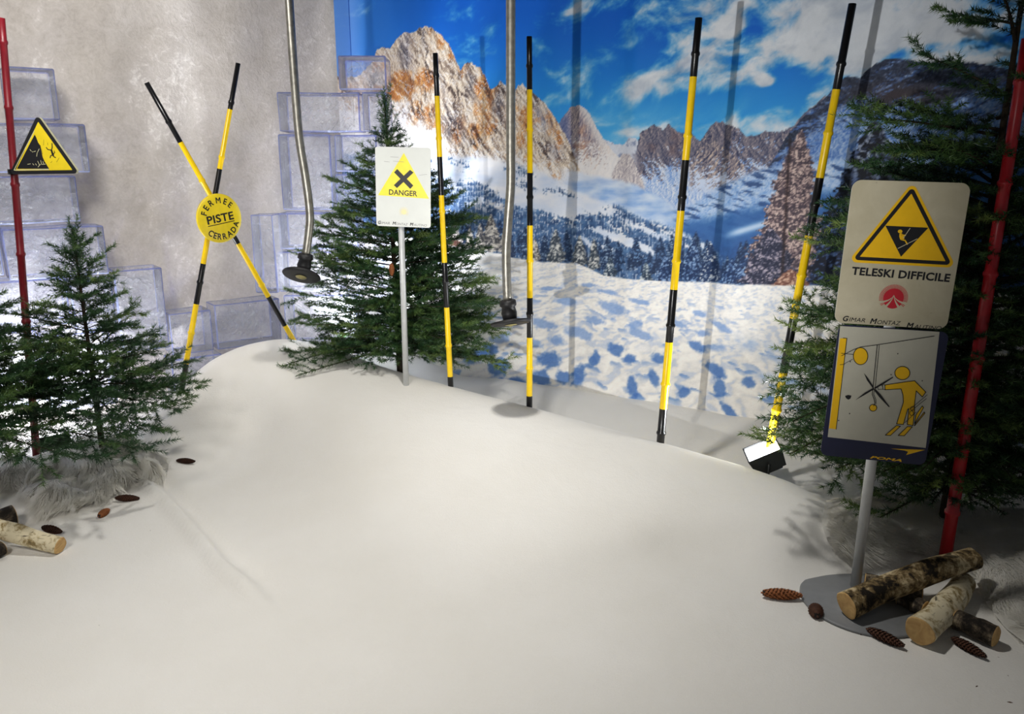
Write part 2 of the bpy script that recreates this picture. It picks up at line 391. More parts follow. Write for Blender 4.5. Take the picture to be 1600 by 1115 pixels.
    # ---- the great rock wall on the left
    m1 = curve(X, [(560,120),(586,96),(592,78),(600,73),(610,76),(620,62),(634,50),(645,52),(656,44),(664,41),(678,45),(692,56),(704,70),(712,88),(717,102),(722,110),(729,98),(737,97),(746,104),(752,106),(760,122),(768,140),(774,136),(782,127),(790,132),(797,150),(804,146),(812,134),(818,131),(826,140),(838,148),(852,160),(866,178),(876,196),(886,214),(895,236),(905,262),(914,284),(917,420),(918,2000)], 5, 6, 14)
    m = mask(m1)
    shear = .38
    h0,gx,gy = relief(17, 46, 91, -shear)
    h1,gx1,gy1 = relief(7, 15, 95, -.5)
    crack = sst(.42, .08, np.abs(fbm((X-shear*Y+8*N(30,3,97))/13, Y/60, 5, 98, .6))*3)
    crack = crack*sst(-.1,.4,N(50,3,99)+.12)
    lit = np.clip(.70-.85*gx-.6*gx1, 0, 1)
    rock = C(104,90,82)+(C(240,224,204)-C(104,90,82))*lit[...,None]
    ora = C(120,68,34)+(C(226,150,84)-C(120,68,34))*np.clip(.5-1.0*gx-.6*gx1,0,1)[...,None]
    wbx = 16*N(26,4,191,34); wby = 16*N(26,4,192,34); bl_ = blob; blob = blob_at(X+wbx, Y+wby)
    om = sst(.0,.62,N(22,5,92,40,.6)*1.05 -.03 + blob(650,122,44,20,.8,.3)+blob(600,142,60,9,.55,.1)+blob(668,188,40,18,.7,-.3)+blob(705,85,14,34,.45,-.5)+blob(757,160,15,46,.7,-.25)+blob(820,190,9,26,.6)+blob(738,205,30,14,.45)+blob(862,215,12,26,.5)
        - blob(640,75,40,24,.5)-blob(700,150,34,40,.35,-.4))
    rock = rock+(ora-rock)*(om*.68)[...,None]
    rock = mixc(rock, C(66,70,88), np.clip(blob(632,78,9,24,.85)+blob(737,130,7,28,.7,-.2)+blob(695,150,7,44,.4,-.35)+blob(779,160,9,30,.7)+blob(712,198,20,22,.6,-.5)+blob(664,55,3,20,.8),0,.9)*np.clip(.8+1.2*gx,0,1))
    rock = mixc(rock, C(60,52,54), crack*.75)
    snow = C(186,190,206)+(C(245,238,230)-C(186,190,206))*np.clip(.62-.9*gx1-.5*gx,0,1)[...,None]
    base = curve(X, [(560,150),(610,152),(640,150),(665,160),(690,185),(700,215),(730,232),(760,225),(790,228),(820,232),(850,245),(880,256),(920,275)])
    sn = sst(-.1,.3,(Y-base)/58.+.6*gy1+.75*N(30,6,94,46,.6)-.12 - .55*np.clip(om,0,1)-.3*crack)
    sn = np.maximum(sn, .75*sst(.22,.55,gy1+.6*gy+.25*N(10,4,96)))
    blob = bl_
    c = rock+(snow-rock)*sn[...,None]
    # snowy blue shoulder on the right flank
    c = mixc(c, C(150,168,204), blob(848,185,16,30,.5,-.5)*np.clip(.6+gx,0,1)+blob(872,240,14,14,.3))
    c = mixc(c, C(240,234,228), sst(-10,30,Y-base-22+14*N(20,4,193))*.6)
    col = col+(c-col)*m[...,None]

    # ---- forested flank falling to the right
    fl = curve(X, [(560,236),(660,238),(720,240),(760,243),(800,250),(840,262),(870,276),(900,296),(930,306),(970,318),(1010,338),(1050,352),(1100,372),(1130,396),(1300,430)], 3, 14, 16)
    fade = sst(-2,10,Y-fl)
    bl = C(176,192,222)+(C(232,232,236)-C(176,192,222))*np.clip(.6+.9*N(60,4,101,24),0,1)[...,None]
    # snow shelf between mountains and forest
    sh = curve(X, [(860,256),(900,268),(940,276),(990,286),(1040,312),(1060,330)], 3, 15, 17)
    ms = mask(sh,6)*sst(862,905,X)*sst(1075,1040,X)
    cs = C(128,156,206)+(C(214,224,240)-C(128,156,206))*np.clip(.45+.9*N(40,4,103,14),0,1)[...,None]
    cs = mixc(cs, C(238,234,232), sst(300,262,Y)*sst(1010,960,X)*.6)
    col = col+(cs-col)*ms[...,None]
    # stripes of forest follow the slope
    vv = Y-.36*(X-700)
    dn = fbm((X+.2*Y)/60, vv/17, 5, 105, .55)*1.1 + .62*sst(240,330,vv-.0*X) - .18 + .45*sst(318,352,Y)
    dn = dn - 1.1*np.exp(-((vv-262-6*N(40,3,106))/9)**2)*sst(760,800,X)*sst(920,880,X) - .9*np.exp(-((vv-276-5*N(30,3,107))/7)**2)*sst(900,930,X)*sst(1040,1000,X) -.8*np.exp(-((vv-232-5*N(30,3,108))/6)**2)*sst(740,700,X)-.8*np.exp(-((vv-300-8*N(25,3,118))/6)**2)*sst(860,900,X)*sst(980,940,X)
    # single tree spikes: jitter columns
    def spikes(w, hgt, seed):
        i = np.floor(X/w); fx = X/w-i-.5
        out = 0
        for k in range(2):
            rows = hgt*1.1
            j = np.floor((Y+k*rows*.5+ (_hash(i, i*0+k, seed)/4294967296.)*rows)/rows)
            fy = (Y+k*rows*.5+(_hash(i, i*0+k, seed)/4294967296.)*rows)/rows-j
            r = _hash(i, j+k*991, seed+5)/4294967296.
            cx = (r-.5)*.6
            wid = .5*np.clip(fy*1.15-.05,0,1)
            out = np.maximum(out, (np.abs(fx-cx)<wid)*1.*(fy<.95)*(.35+.65*r))
        return out
    spk = np.maximum(spikes(4.2,8,111), .9*spikes(6.3,13,113)*sst(290,330,Y))
    fm = np.clip(sst(.05,.35,dn)*(.35+.65*spk)*1.15 + sst(-.22,.1,dn)*(spk>.72)*.8,0,1)
    fc = C(64,88,118)+(C(112,138,170)-C(64,88,118))*np.clip(.35+.9*N(9,3,114)+.3*N(40,2,115),0,1)[...,None]
    fc = mixc(fc, C(44,58,80), (1-spk)*.35)
    c = bl+(fc-bl)*fm[...,None]
    col = col+(c-col)*(fade*sst(1180,1080,X+.35*(Y-380)))[...,None]
    # dark shade hollow under the right part
    # ---- larch and dark conifers at the right, single lit conifers
    def conifer(cx, top, base, w, dark, light, seed, dens=.5, lean=0., sx=5., sy=4.):
        k = np.nonzero((np.abs(X-cx) < w*1.7+8+abs(lean)) & (Y > top-3) & (Y < base+6))[0]
        if not len(k): return
        x = X[k]; y = Y[k]; tt = (y-top)/(base-top); side = np.sign(x-cx)
        ed = w*np.clip(tt,0,1)**.72*(1+.42*fbm(side*3.3+seed, y/(3.+w*.08), 4, seed+1))*sst(1.02,.9,tt)
        dx = np.abs(x-cx-lean*(tt-.5))
        ed = ed*(1+.25*fbm(x/(2.+w*.06), y/(2.+w*.06), 3, seed+4))
        mm = np.clip((ed-dx)/2.2+.5,0,1)*(tt>0)*(tt<1.02)
        wob = 2.2*fbm(x/16+seed, y/16, 3, seed+6)
        q = fbm((x-cx)/sx*.8, (y-dx*.35)/sy, 5, seed+2, .62)+.13*np.sin((y+dx*.5)/sy*.85+wob*1.6+seed)
        lt = sst(.05-dens*.5, .5-dens*.3, q)
        c = dark+(light-dark)*lt[...,None]
        c = mixc(c, dark*.75, sst(.1,.8,(x-cx)/w)*.35)
        col[k] = col[k]+(c-col[k])*mm[...,None]
    # snowfield edge used for bases
    rs = np.random.RandomState(7)
    for k in range(60):                                   # hazy woods behind the field edge
        cx = rs.uniform(720,1180); hh = rs.uniform(22,52)*(1 if cx<1000 else 1.2); b = np.interp(cx,(700,800,930,1180),(388,402,424,444))+rs.uniform(-16,3)
        L = C(118,142,172) if rs.rand()<.6 else C(150,166,186)
        conifer(cx, b-hh, b, hh*.24, C(48,66,92), L*rs.uniform(.85,1.05), 200+k, .25, 0, 3.4, 3.2)
    for cx,tp,b,w in ((768,334,394,19),(751,348,392,11),(790,352,396,12),(735,352,390,9),(712,345,388,14),(838,372,408,9)):
        conifer(cx,tp,b,w,C(92,92,96),C(222,214,202),300+int(cx),.62,0,4.2,4)
    for cx,tp,b,w in ((870,357,411,16),(906,366,415,14),(929,372,421,12)):
        conifer(cx,tp,b,w,C(74,82,92),C(206,206,202),330+int(cx),.5,0,4.2,4)
    for cx,tp,b,w in ((955,401,433,12),(1011,408,440,10)):
        conifer(cx,tp,b,w,C(62,76,92),C(200,206,208),350+int(cx),.4,0,3.6,3.4)
    for cx,tp,b,w,l in ((1040,398,441,15,0),(1083,372,442,20,0),(1110,376,443,20,1),(1146,402,445,20,0),(1168,392,446,22,0)):
        conifer(cx,tp,b,w,C(46,66,96),C(196,200,206) if l else C(146,166,196),370+int(cx),.32,0,4,4)
    # big brown larch
    conifer(1238,203,447,66,C(88,80,88),C(206,184,176),401,.46,-30,4.2,3.2)
    tt = np.clip((Y-203)/244,0,1)
    conifer(1205,355,448,52,C(58,62,80),C(168,160,170),403,.35,0,4.6,3.4)
    tr = np.abs(X-(1236-14*tt)+2*N(14,2,405)); col = mixc(col, C(54,44,48), np.exp(-(tr/2.6)**2)*.75*(Y>215)*(Y<442))
    conifer(1236,420,452,34,C(120,92,84),C(196,166,150),404,.4,0,5,3)
    # dark snowy stone pine behind the sign
    conifer(1368,188,460,112,C(20,27,42),C(94,108,136),411,.22,0,10,7)
    lump = fbm(X/11, Y/9, 4, 413, .5); top = blob(1372,235,62,42,1.)
    col = mixc(col, C(168,176,192), sst(.08,.3,lump)*np.clip(top*1.1,0,.85)*mask(curve(X,[(1290,300),(1330,215),(1365,194),(1400,200),(1440,260)],4,9,20)))
    conifer(1310,300,452,52,C(24,34,54),C(104,124,160),415,.16,0,9,6)
    conifer(1460,250,470,80,C(16,22,34),C(70,86,116),417,.12,0,10,7)
    # little wooden hut
    hut = (np.abs(X-708)<13)*(Y>372)*(Y<398)*(Y>372+np.abs(X-708)*.0)
    col = mixc(col, C(92,58,48)*1., hut*1.*np.clip(.75+.5*N(4,2,421),0,1))
    col = mixc(col, C(214,206,200), (np.abs(Y-(366+.55*np.abs(X-708)))<4.0)*(np.abs(X-708)<17)*1.)

    return col
def paint_field(X, Y):
    N = lambda s, o=5, seed=0, sy=None, g=.5: fbm(X/s, Y/(sy or s), o, seed, g)
    blob = blob_at(X, Y); edge = curve(X, EDGE)
    d = np.clip(Y-edge, 0, None)
    per = np.clip(d/270., 0, 1.3)
    v = np.log1p(d/34.)*2.3                                # perspective spacing
    uu = (X-980)/(26+.30*d)
    wu = .22*fbm(uu*1.9, v*2.4, 3, 471); wv = .12*fbm(uu*1.9+9, v*2.4, 3, 472); uu = uu+wu; v = v+wv
    rel = fbm(uu*1.15+.55*v, v*2.6, 3, 431, .5)
    e = .05
    relx = fbm((uu+e)*1.15+.55*v, v*2.6, 3, 431, .5); rely = fbm(uu*1.15+.55*(v+e), (v+e)*2.6, 3, 431, .5)
    shade = (relx-rel)/e*.7+(rely-rel)/e*.16
    c = C(206,206,206)+(C(246,241,234)-C(206,206,206))*np.clip(.55+.35*shade+.2*N(160,2,433),0,1)[...,None]
    blue = C(128,150,190)
    c = mixc(c, C(178,190,214), sst(.35,1.15,-shade)*.6)
    c = mixc(c, C(238,234,230), sst(34,0,d)*.6*sst(900,800,X))
    # footprints: blue hollows on a jittered grid in the perspective space
    fp = np.zeros_like(X)
    cellx, celly = .62, .36
    for k in range(3):
        ox, oy = (.0,.31,.17)[k], (.0,.19,.28)[k]
        i0 = np.floor((uu+ox)/cellx); j0 = np.floor((v+oy)/celly)
        for di in (-1,0,1):
            for dj in (-1,0,1):
                i = i0+di; j = j0+dj
                r1 = _hash(i,j,501+k)/4294967296.; r2 = _hash(i,j,511+k)/4294967296.; r3 = _hash(i,j,521+k)/4294967296.; r4 = _hash(i,j,531+k)/4294967296.
                cx = (i+.5+(r1-.5)*.8)*cellx-ox; cy = (j+.5+(r2-.5)*.8)*celly-oy
                keep = (r3 < (.5,.36,.26)[k])
                sx = .07+.15*r4*r4; sy = .05+.075*r1*r4
                dx = uu-cx; dy = v-cy; dx2 = dx-.7*dy*(r2-.1)
                q = (dx2/sx)**2+((dy)/sy)**2
                wob = .7*fbm(uu*5+k, v*7, 3, 541+k)
                top_dark = sst(1.25,.5,q+wob)*sst(1.6,-.4,dy/sy+.2)
                fp = np.maximum(fp, keep*top_dark*(.65+.35*r2))
    dist = sst(6,40,d)
    band = sst(-.25,.15,N(150,3,445,70)+.25-.55*sst(1150,1240,X)*sst(560,500,Y)-.4*sst(1050,1200,X)*sst(490,450,Y))
    deep = C(140,160,198)+(C(84,118,172)-C(140,160,198))*sst(60,240,d)[...,None]
    c = c+(deep-c)*(np.clip(fp,0,1)*dist*band*.92)[...,None]
    lw = np.exp(-((Y-(530+.34*(X-1150)))/14)**2)*sst(1130,1180,X)+ .8*np.exp(-((Y-(580+.2*(X-1150)))/10)**2)*sst(1160,1200,X)
    c = mixc(c, C(150,172,210), np.clip(lw*(.6+N(20,3,447)),0,.7))
    # a row of larger holes low on the right
    for cx,cy,rx,ry,rot in ((990,603,9,22,-.2),(1068,612,12,10,-.5),(1022,590,9,18,-.3),(1118,576,24,11,.6),(1126,604,14,18,0),(1124,660,10,14,0),(1050,655,22,18,.6),(1140,640,20,8,.7),(1170,596,14,10,.3),(930,560,10,18,.4),(905,585,12,20,.2),(860,560,22,16,0),(780,575,22,16,0),(810,600,22,14,.2),(740,555,20,14,-.3),(880,620,30,12,.3),(940,635,20,14,.3),(1010,640,14,16,0),(1000,520,26,8,.4),(960,480,30,9,.25),(995,505,14,8,0),(885,470,20,7,.1),(850,505,26,9,.2),(800,500,20,8,0),(780,530,20,9,-.2),(835,535,16,8,.3),(870,530,14,8,0),(760,490,18,6,.1),(905,520,26,10,.3),(930,500,20,7,.2),(1030,560,16,9,.4),(965,545,16,12,.2),(985,560,12,9,0),(880,590,14,14,0),(845,590,18,16,.3),(765,545,16,14,0),(1090,540,20,8,.5),(1060,505,18,6,.3),(1100,520,14,6,0),(920,445,14,4,0),(950,455,20,5,.2),(860,450,16,4,0),(1000,470,18,5,.2),(1095,490,16,5,.3),(1130,510,24,6,.5)):
        q = blob(cx,cy,rx,ry,1.,rot)+.34*N(16,4,451)
        c = mixc(c, deep_c(cy), sst(.30,.72,q+.25*N(7,3,473))*.85)
    c = c*(1+.05*N(5,3,461,2.4)+.03*N(2.6,2,462))[...,None]
    return c
def deep_c(cy):
    return C(132,154,196) if cy < 540 else C(88,118,168)
# fabrics
t = NT('snow_cloth'); n1 = t.noise(1.3, 4); n2 = t.noise(9, 6, .6); n3 = t.noise(160, 3)
hh = t.mix(.35, t.noise(3.2, 7, .55, .6), n2); hh2 = t.mix(.12, hh, n3)
M_SNOW = t.set(t.ramp(n1, [(.3, lin(232,229,222)), (.7, lin(240,238,233))]), .9, 0, .15, t.bump(hh2, .55, .022))
t.b.inputs['Sheen Weight'].default_value = .15
t = NT('crushed_plush'); a = t.noise(2.6, 8, .62, 1.2, None, (1, 1, .55)); b = t.noise(14, 8, .66, 1.6); c = t.noise(70, 5, .6, .4)
f = t.mix(.42, a, b); f2 = t.mix(.2, f, c)
M_PLUSH = t.set(t.ramp(f2, [(.30, lin(166,158,150)), (.45, lin(192,185,178)), (.54, lin(203,196,190)), (.64, lin(238,233,228))]), .7, 0, .3, t.bump(f2, .5, .03))
t.b.inputs['Sheen Weight'].default_value = .5; t.b.inputs['Sheen Roughness'].default_value = .4
M_CEIL = paintmat('ceiling_paint', lin(70,70,72), .9)
M_WALLP = paintmat('wall_paint', lin(200,198,194), .9)
t = NT('printed_cloth'); at = t.new('ShaderNodeAttribute', attribute_name='print'); g = t.noise(260, 3, .6)
M_PRINT = t.set(t.mix(.10, at.outputs['Color'], t.mix(1.0, at.outputs['Color'], t.ramp(g, [(.3, (.45,.45,.45,1)), (.7, (1,1,1,1))]), 'MULTIPLY')), .62, 0, .25)
M_YEL = paintmat('yellow_lacquer', lin(240,200,12), .32, .06); M_BLK = paintmat('black_lacquer', lin(18,18,20), .28, .15)
M_DRED = paintmat('dark_red_lacquer', lin(116,18,30), .4, .15)
M_RED = paintmat('red_lacquer', lin(176,24,34), .33, .12)
M_STEEL = paintmat('galvanised_steel', lin(158,155,146), .40, .24, .5, 38, .9, .12)
M_ALU = paintmat('grey_post_paint', lin(196,198,198), .4, .06, .5, 20, .25)
M_RUB = paintmat('black_rubber', lin(26,26,28), .5, .2, .4, 60, 0, .1)
M_BRASS = paintmat('dull_brass', lin(170,160,110), .4, .15, .5, 60, .6)
M_WHITE = paintmat('white_enamel', lin(216,219,214), .35, .03, .5, 12)
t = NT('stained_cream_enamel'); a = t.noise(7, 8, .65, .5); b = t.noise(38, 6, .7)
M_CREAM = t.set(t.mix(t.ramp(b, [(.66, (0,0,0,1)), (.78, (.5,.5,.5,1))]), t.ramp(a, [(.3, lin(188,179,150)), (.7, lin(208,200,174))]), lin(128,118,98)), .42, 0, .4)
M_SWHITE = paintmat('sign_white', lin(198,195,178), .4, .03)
M_SYEL = paintmat('sign_yellow', lin(250,196,14), .4, .04); M_FYEL = paintmat('faded_yellow', lin(246,228,60), .4, .05); M_PALEY = paintmat('pale_yellow_ink', lin(238,226,170), .45, .03)
M_BLACKINK = paintmat('black_ink', lin(22,22,26), .42, .1); M_GREYINK = paintmat('grey_ink', lin(130,130,132), .5, .1); M_NAVY = paintmat('navy_ink', lin(30,34,66), .38, .08)
M_REDINK = paintmat('red_ink', lin(196,32,48), .42, .05); M_DISCY = paintmat('disc_yellow', lin(232,205,40), .3, .06)
M_TRIY = paintmat('triangle_yellow', lin(226,200,30), .38, .06)
M_SCUFF = paintmat('pale_scuff', lin(196,192,150), .6, .1)
M_CONE = paintmat('cone_brown', lin(88,58,44), .7, .35, .3, 60); M_CONED = paintmat('cone_core', lin(34,22,18), .8); M_CONEL = paintmat('cone_light_brown', lin(150,92,54), .7, .3, .3, 60)
M_GREYBASE = paintmat('grey_plate_paint', lin(128,130,132), .5, .06)
M_HOUSE = paintmat('black_housing', lin(24,28,28), .42, .12)
t = NT('lamp_glass'); t.b.inputs['Base Color'].default_value = (.9,.9,.9,1); t.b.inputs['Emission Color'].default_value = (.93, .96, 1, 1); t.b.inputs['Emission Strength'].default_value = 22; M_LAMP = t.mat
def barkmat(name, light, mid, dark, bias):
    t = NT(name); a = t.noise(9, 7, .66, .8, None, (1, 1, .7)); b = t.noise(34, 7, .7, .4); l = t.noise(60, 3, .5, 0, None, (.25, .25, 2.2))
    f = t.mix(.4, a, b)
    c = t.ramp(f, [(bias-.09, dark), (bias-.02, mid), (bias+.05, light), (bias+.2, light)])
    c = t.mix(t.ramp(l, [(.62, (0,0,0,1)), (.68, (.8,.8,.8,1))]), c, dark)
    return t.set(c, .85, 0, .2, t.bump(f, .8, .008))
M_BARK = barkmat('birch_bark', lin(204,186,148), lin(128,108,74), lin(34,29,24), .52)
M_BARKW = barkmat('pale_birch_bark', lin(226,214,182), lin(160,140,98), lin(50,42,32), .455)
M_BARKD = barkmat('dark_birch_bark', lin(150,136,112), lin(84,74,62), lin(36,32,28), .55)
t = NT('sawn_wood'); w = t.noise(22, 4, .5, 2)
M_SAWN = t.set(t.ramp(w, [(.3, lin(176,138,84)), (.7, lin(206,170,112))]), .8)
M_TRUNK = paintmat('tree_stem_bark', lin(50,42,32), .85, .3, .2, 40, 0, .4)
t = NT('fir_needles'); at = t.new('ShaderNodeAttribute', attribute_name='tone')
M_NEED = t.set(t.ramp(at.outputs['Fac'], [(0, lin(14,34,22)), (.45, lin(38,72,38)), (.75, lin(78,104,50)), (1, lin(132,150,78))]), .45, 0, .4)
t = NT('white_fur'); at = t.new('ShaderNodeAttribute', attribute_name='tone')
M_FUR = t.set(t.ramp(at.outputs['Fac'], [(0, lin(226,224,216)), (.6, lin(246,244,238)), (1, lin(252,251,248))]), .55, 0, .3)
tl = t.new('ShaderNodeBsdfTranslucent'); tl.inputs[0].default_value = (.95,.94,.9,1); mx = t.new('ShaderNodeMixShader'); mx.inputs[0].default_value = .42
t.lk(t.b.outputs[0], mx.inputs[1]); t.lk(tl.outputs[0], mx.inputs[2]); t.lk(mx.outputs[0], t.out.inputs['Surface'])
def icemat(name, tint, clear, bump, haze_c):
    t = NT(name); n = t.n; g1 = t.noise(5, 6, .6, 1.6); g2 = t.noise(17, 5, .6, 2.2)
    h = t.mix(.35, g1, g2); nb = t.bump(h, bump, .05)
    tr = t.new('ShaderNodeBsdfTransparent'); tr.inputs[0].default_value = tint
    gl = t.new('ShaderNodeBsdfGlossy'); gl.inputs['Roughness'].default_value = .12; t.lk(nb, gl.inputs['Normal'])
    df = t.new('ShaderNodeBsdfTranslucent'); df.inputs[0].default_value = haze_c
    dd = t.new('ShaderNodeBsdfDiffuse'); dd.inputs[0].default_value = haze_c; t.lk(nb, dd.inputs['Normal']); t.lk(nb, df.inputs['Normal'])
    ad = t.new('ShaderNodeMixShader'); ad.inputs[0].default_value = .5; t.lk(df.outputs[0], ad.inputs[1]); t.lk(dd.outputs[0], ad.inputs[2])
    fr = t.new('ShaderNodeFresnel'); fr.inputs['IOR'].default_value = 1.35; t.lk(nb, fr.inputs['Normal'])
    m1 = t.new('ShaderNodeMixShader'); t.lk(tr.outputs[0], m1.inputs[1]); t.lk(ad.outputs[0], m1.inputs[2])
    t.lk(t.ramp(h, [(.42, (1-clear,)*3+(1,)), (.58, (1-clear*.82,)*3+(1,)), (.66, (min(1, 1.7-clear*1.25),)*3+(1,))]), m1.inputs[0])
    m2 = t.new('ShaderNodeMixShader'); t.lk(fr.outputs[0], m2.inputs[0]); t.lk(m1.outputs[0], m2.inputs[1]); t.lk(gl.outputs[0], m2.inputs[2])
    t.lk(m2.outputs[0], t.out.inputs['Surface']); return t.mat
M_ICE = icemat('clear_vinyl', (.97, .975, 1, 1), .86, .8, (.90, .92, .98, 1))
M_SEAM = icemat('clear_vinyl_seam', (.34, .38, .92, 1), .70, .4, (.62, .69, 1.0, 1))

# ------------------------------------------------------------------ the setting
gx = np.arange(-4.1, 3.6, .025); gy = np.arange(-.9, 6.0, .025)
GX, GY = np.meshgrid(gx, gy, indexing='ij'); H = height(GX.ravel(), GY.ravel())
V = np.c_[GX.ravel(), GY.ravel(), H]; nx, ny = len(gx), len(gy)
I = np.arange(nx*ny).reshape(nx, ny); Q = np.stack([I[:-1,:-1], I[1:,:-1], I[1:,1:], I[:-1,1:]], -1).reshape(-1, 4)
ctr = V[Q].mean(1); d1, d2 = wall_dist(ctr[:,0], ctr[:,1]); Q = Q[(d1 > -.02) & (d2 > -.02)]
used, inv = np.unique(Q, return_inverse=True)
floor = np_mesh('floor', V[used], inv.reshape(-1, 4), [M_SNOW], smooth=True)
tag(floor, 'white snow cloth draped over the floor and a long mound', None, None, 'structure')
def wall(name, p, d, nrm, L, h, off, th, mat, label, s0=0.):
    m = MB(); a = Vector((*p, 0)); d = Vector((*d, 0)); n = Vector((*nrm, 0))
    c = [a+d*s0-n*off, a+d*L-n*off, a+d*L-n*(off+th), a+d*s0-n*(off+th)]
    v = [q+Vector((0,0,-.05)) for q in c]+[q+Vector((0,0,h)) for q in c]
    m.add(v, [(0,1,5,4),(1,2,6,5),(2,3,7,6),(3,0,4,7),(3,2,1,0),(4,5,6,7)])
    return tag(m.build(name, [mat]), label, None, None, 'structure')
wall('wall_right', CORNER, DR, NR, 5.3, 3.15, .03, .08, M_WALLP, 'plain wall behind the printed mountain backdrop')
# left wall: gathered plush sheet, dense enough to carry its soft folds
ns, nz = 260, 150; S, Z = np.meshgrid(np.linspace(-.02, 4.6, ns), np.linspace(0, 3.12, nz), indexing='ij')
rel = .012*np.sin(S*7+1.1*np.sin(Z*1.7))*np.sin(Z*2.1+S)+.006*np.sin(S*17+Z*3)+.004*np.sin(Z*19+S*8)
P = CORNER[None]+S.ravel()[:,None]*DL+(rel.ravel()-.012)[:,None]*NL
I = np.arange(ns*nz).reshape(ns, nz); Q = np.stack([I[:-1,:-1], I[1:,:-1], I[1:,1:], I[:-1,1:]], -1).reshape(-1, 4)
tag(np_mesh('wall_left', np.c_[P, Z.ravel()], Q, [M_PLUSH], smooth=True), 'wall hung with silvery crushed plush fabric', None, None, 'structure')
m = MB(); m.add([(-5,-.6,3.14),(4,-.6,3.14),(4,6.2,3.14),(-5,6.2,3.14),(-5,-.6,3.2),(4,-.6,3.2),(4,6.2,3.2),(-5,6.2,3.2)], [(3,2,1,0),(4,5,6,7),(0,1,5,4),(1,2,6,5),(2,3,7,6),(3,0,4,7)])
tag(m.build('ceiling', [M_CEIL]), 'dark ceiling above the display', None, None, 'structure')
# printed backdrop: hangs on the right wall and turns the corner for a hand's width
nu, nv = 740, 440; us = np.linspace(-.115, 4.75, nu); vs = np.linspace(.0, 2.95, nv)
U, W = np.meshgrid(us, vs, indexing='ij')
flat = np.where((U < 0)[...,None], CORNER+(-U)[...,None]*DL+.03*NL, CORNER+U[...,None]*DR)
PX, PY = project(np.c_[flat.reshape(-1, 2), W.ravel()])
wave = .006*np.sin(U*9.5+.4*np.sin(W*2))+.004*np.sin(U*23+W)+.010*np.exp(-((U-2.12)/.05)**2)+.008*np.exp(-((U-2.75)/.06)**2)
pos = flat+np.where((U < 0)[...,None], 0, (wave+.012)[...,None]*NR)
print_rgb = paint(PX, PY); lr = np.where(print_rgb <= .04045, print_rgb/12.92, ((print_rgb+.055)/1.055)**2.4)
I = np.arange(nu*nv).reshape(nu, nv); Q = np.stack([I[:-1,:-1], I[1:,:-1], I[1:,1:], I[:-1,1:]], -1).reshape(-1, 4)
bd = np_mesh('printed_backdrop', np.c_[pos.reshape(-1, 2), W.ravel()], Q, [M_PRINT], smooth=True, attrs={'print': lr.reshape(-1, 3)})
tag(bd, 'large printed cloth backdrop of snowy mountains and blue sky', 'backdrop')

# ------------------------------------------------------------------ clear ice blocks
def ice_block(p0, d, n, L, h, dep, label, group):
    bm = bmesh.new(); d = Vector((*d, 0)); n = Vector((*n, 0)); g = .004
    a = Vector(p0)+d*g+Vector((0,0,g)); c = [a, a+d*(L-2*g), a+d*(L-2*g)-n*(dep-2*g), a-n*(dep-2*g)]
    vs = [bm.verts.new(q) for q in c]+[bm.verts.new(q+Vector((0,0,h-2*g))) for q in c]
    for f in ((0,1,5,4),(1,2,6,5),(2,3,7,6),(3,0,4,7),(3,2,1,0),(4,5,6,7)): bm.faces.new([vs[i] for i in f])
    bmesh.ops.recalc_face_normals(bm, faces=bm.faces); big = [f.normal.copy() for f in bm.faces]
    bmesh.ops.bevel(bm, geom=list(bm.edges), offset=.008, segments=2, affect='EDGES', profile=.5)
    for f in bm.faces: f.smooth = True; f.material_index = 0 if f.calc_area() > .004 else 1
    bmesh.ops.subdivide_edges(bm, edges=[e for e in bm.edges if e.calc_length() > .1], cuts=9, use_grid_fill=True)
    r = random.Random(label)
    k1, k2, k3 = r.uniform(6, 11), r.uniform(0, 6), r.uniform(0, 6)
    bm.normal_update()
    for v in bm.verts:                                   # dents of the soft film
        q = v.co; v.co = q+v.normal*.0035*math.sin(k1*(q.x+q.y)+k2)*math.sin(k1*.8*q.z+k3)
    me = bpy.data.meshes.new('ice_block'); bm.to_mesh(me); bm.free()
    me.materials.append(M_ICE); me.materials.append(M_SEAM)
    o = link(bpy.data.objects.new('ice_block', me)); local_origin(o, a)
    return tag(o, label, 'ice block', group)
def stack(front_p, d, n, dep, items, group):
    p0 = Vector((*front_p, 0)); n3 = Vector((*n, 0)); d3 = Vector((*d, 0))
    for x0, x1, y0, y1, label in items:
        ym = (y0+y1)/2
        A = on_plane(x0, ym, p0, n3); B = on_plane(x1, ym, p0, n3); xm = (x0+x1)/2
        zt = on_plane(xm, y0, p0, n3).z; zb = on_plane(xm, y1, p0, n3).z
        s0, s1 = (A-p0).dot(d3), (B-p0).dot(d3)
        q = p0+d3*min(s0, s1); q.z = zb
        ice_block(q, d3[:2], n, abs(s1-s0), zt-zb, dep, label, group)
dl = -DL                                                   # runs towards the corner
fl = CORNER+DL*2.0+NL*.27
G1, G2, G3 = 'ice blocks stacked behind the small firs', 'ice blocks low along the plush wall', 'ice blocks stacked in the corner'
stack(fl, dl, NL, .22, [
    (8, 91, 104, 188, 'clear ice block, topmost behind the thin red pole'),
    (-42, 138, 191, 271, 'wide clear ice block right behind the triangular cliff sign'),
    (-60, 124, 274, 351, 'clear ice block just below the triangular cliff sign'),
    (6, 168, 354, 435, 'wide clear ice block behind the tip of the small fir'),
    (-95, 3, 354, 435, 'clear ice block cut by the picture edge, left of the red pole'),
    (-70, 109, 438, 516, 'clear ice block crossed by the lower part of the red pole'),
    (112, 180, 438, 516, 'short clear ice block hidden behind the small fir stem'),
    (183, 261, 419, 549, 'tall clear ice block at the right end of the left stack'),
    (-70, 68, 519, 640, 'bright ice block low behind the cut-off fir'),
    (71, 180, 519, 640, 'glowing ice block low behind the small pointed fir'),
], G1)
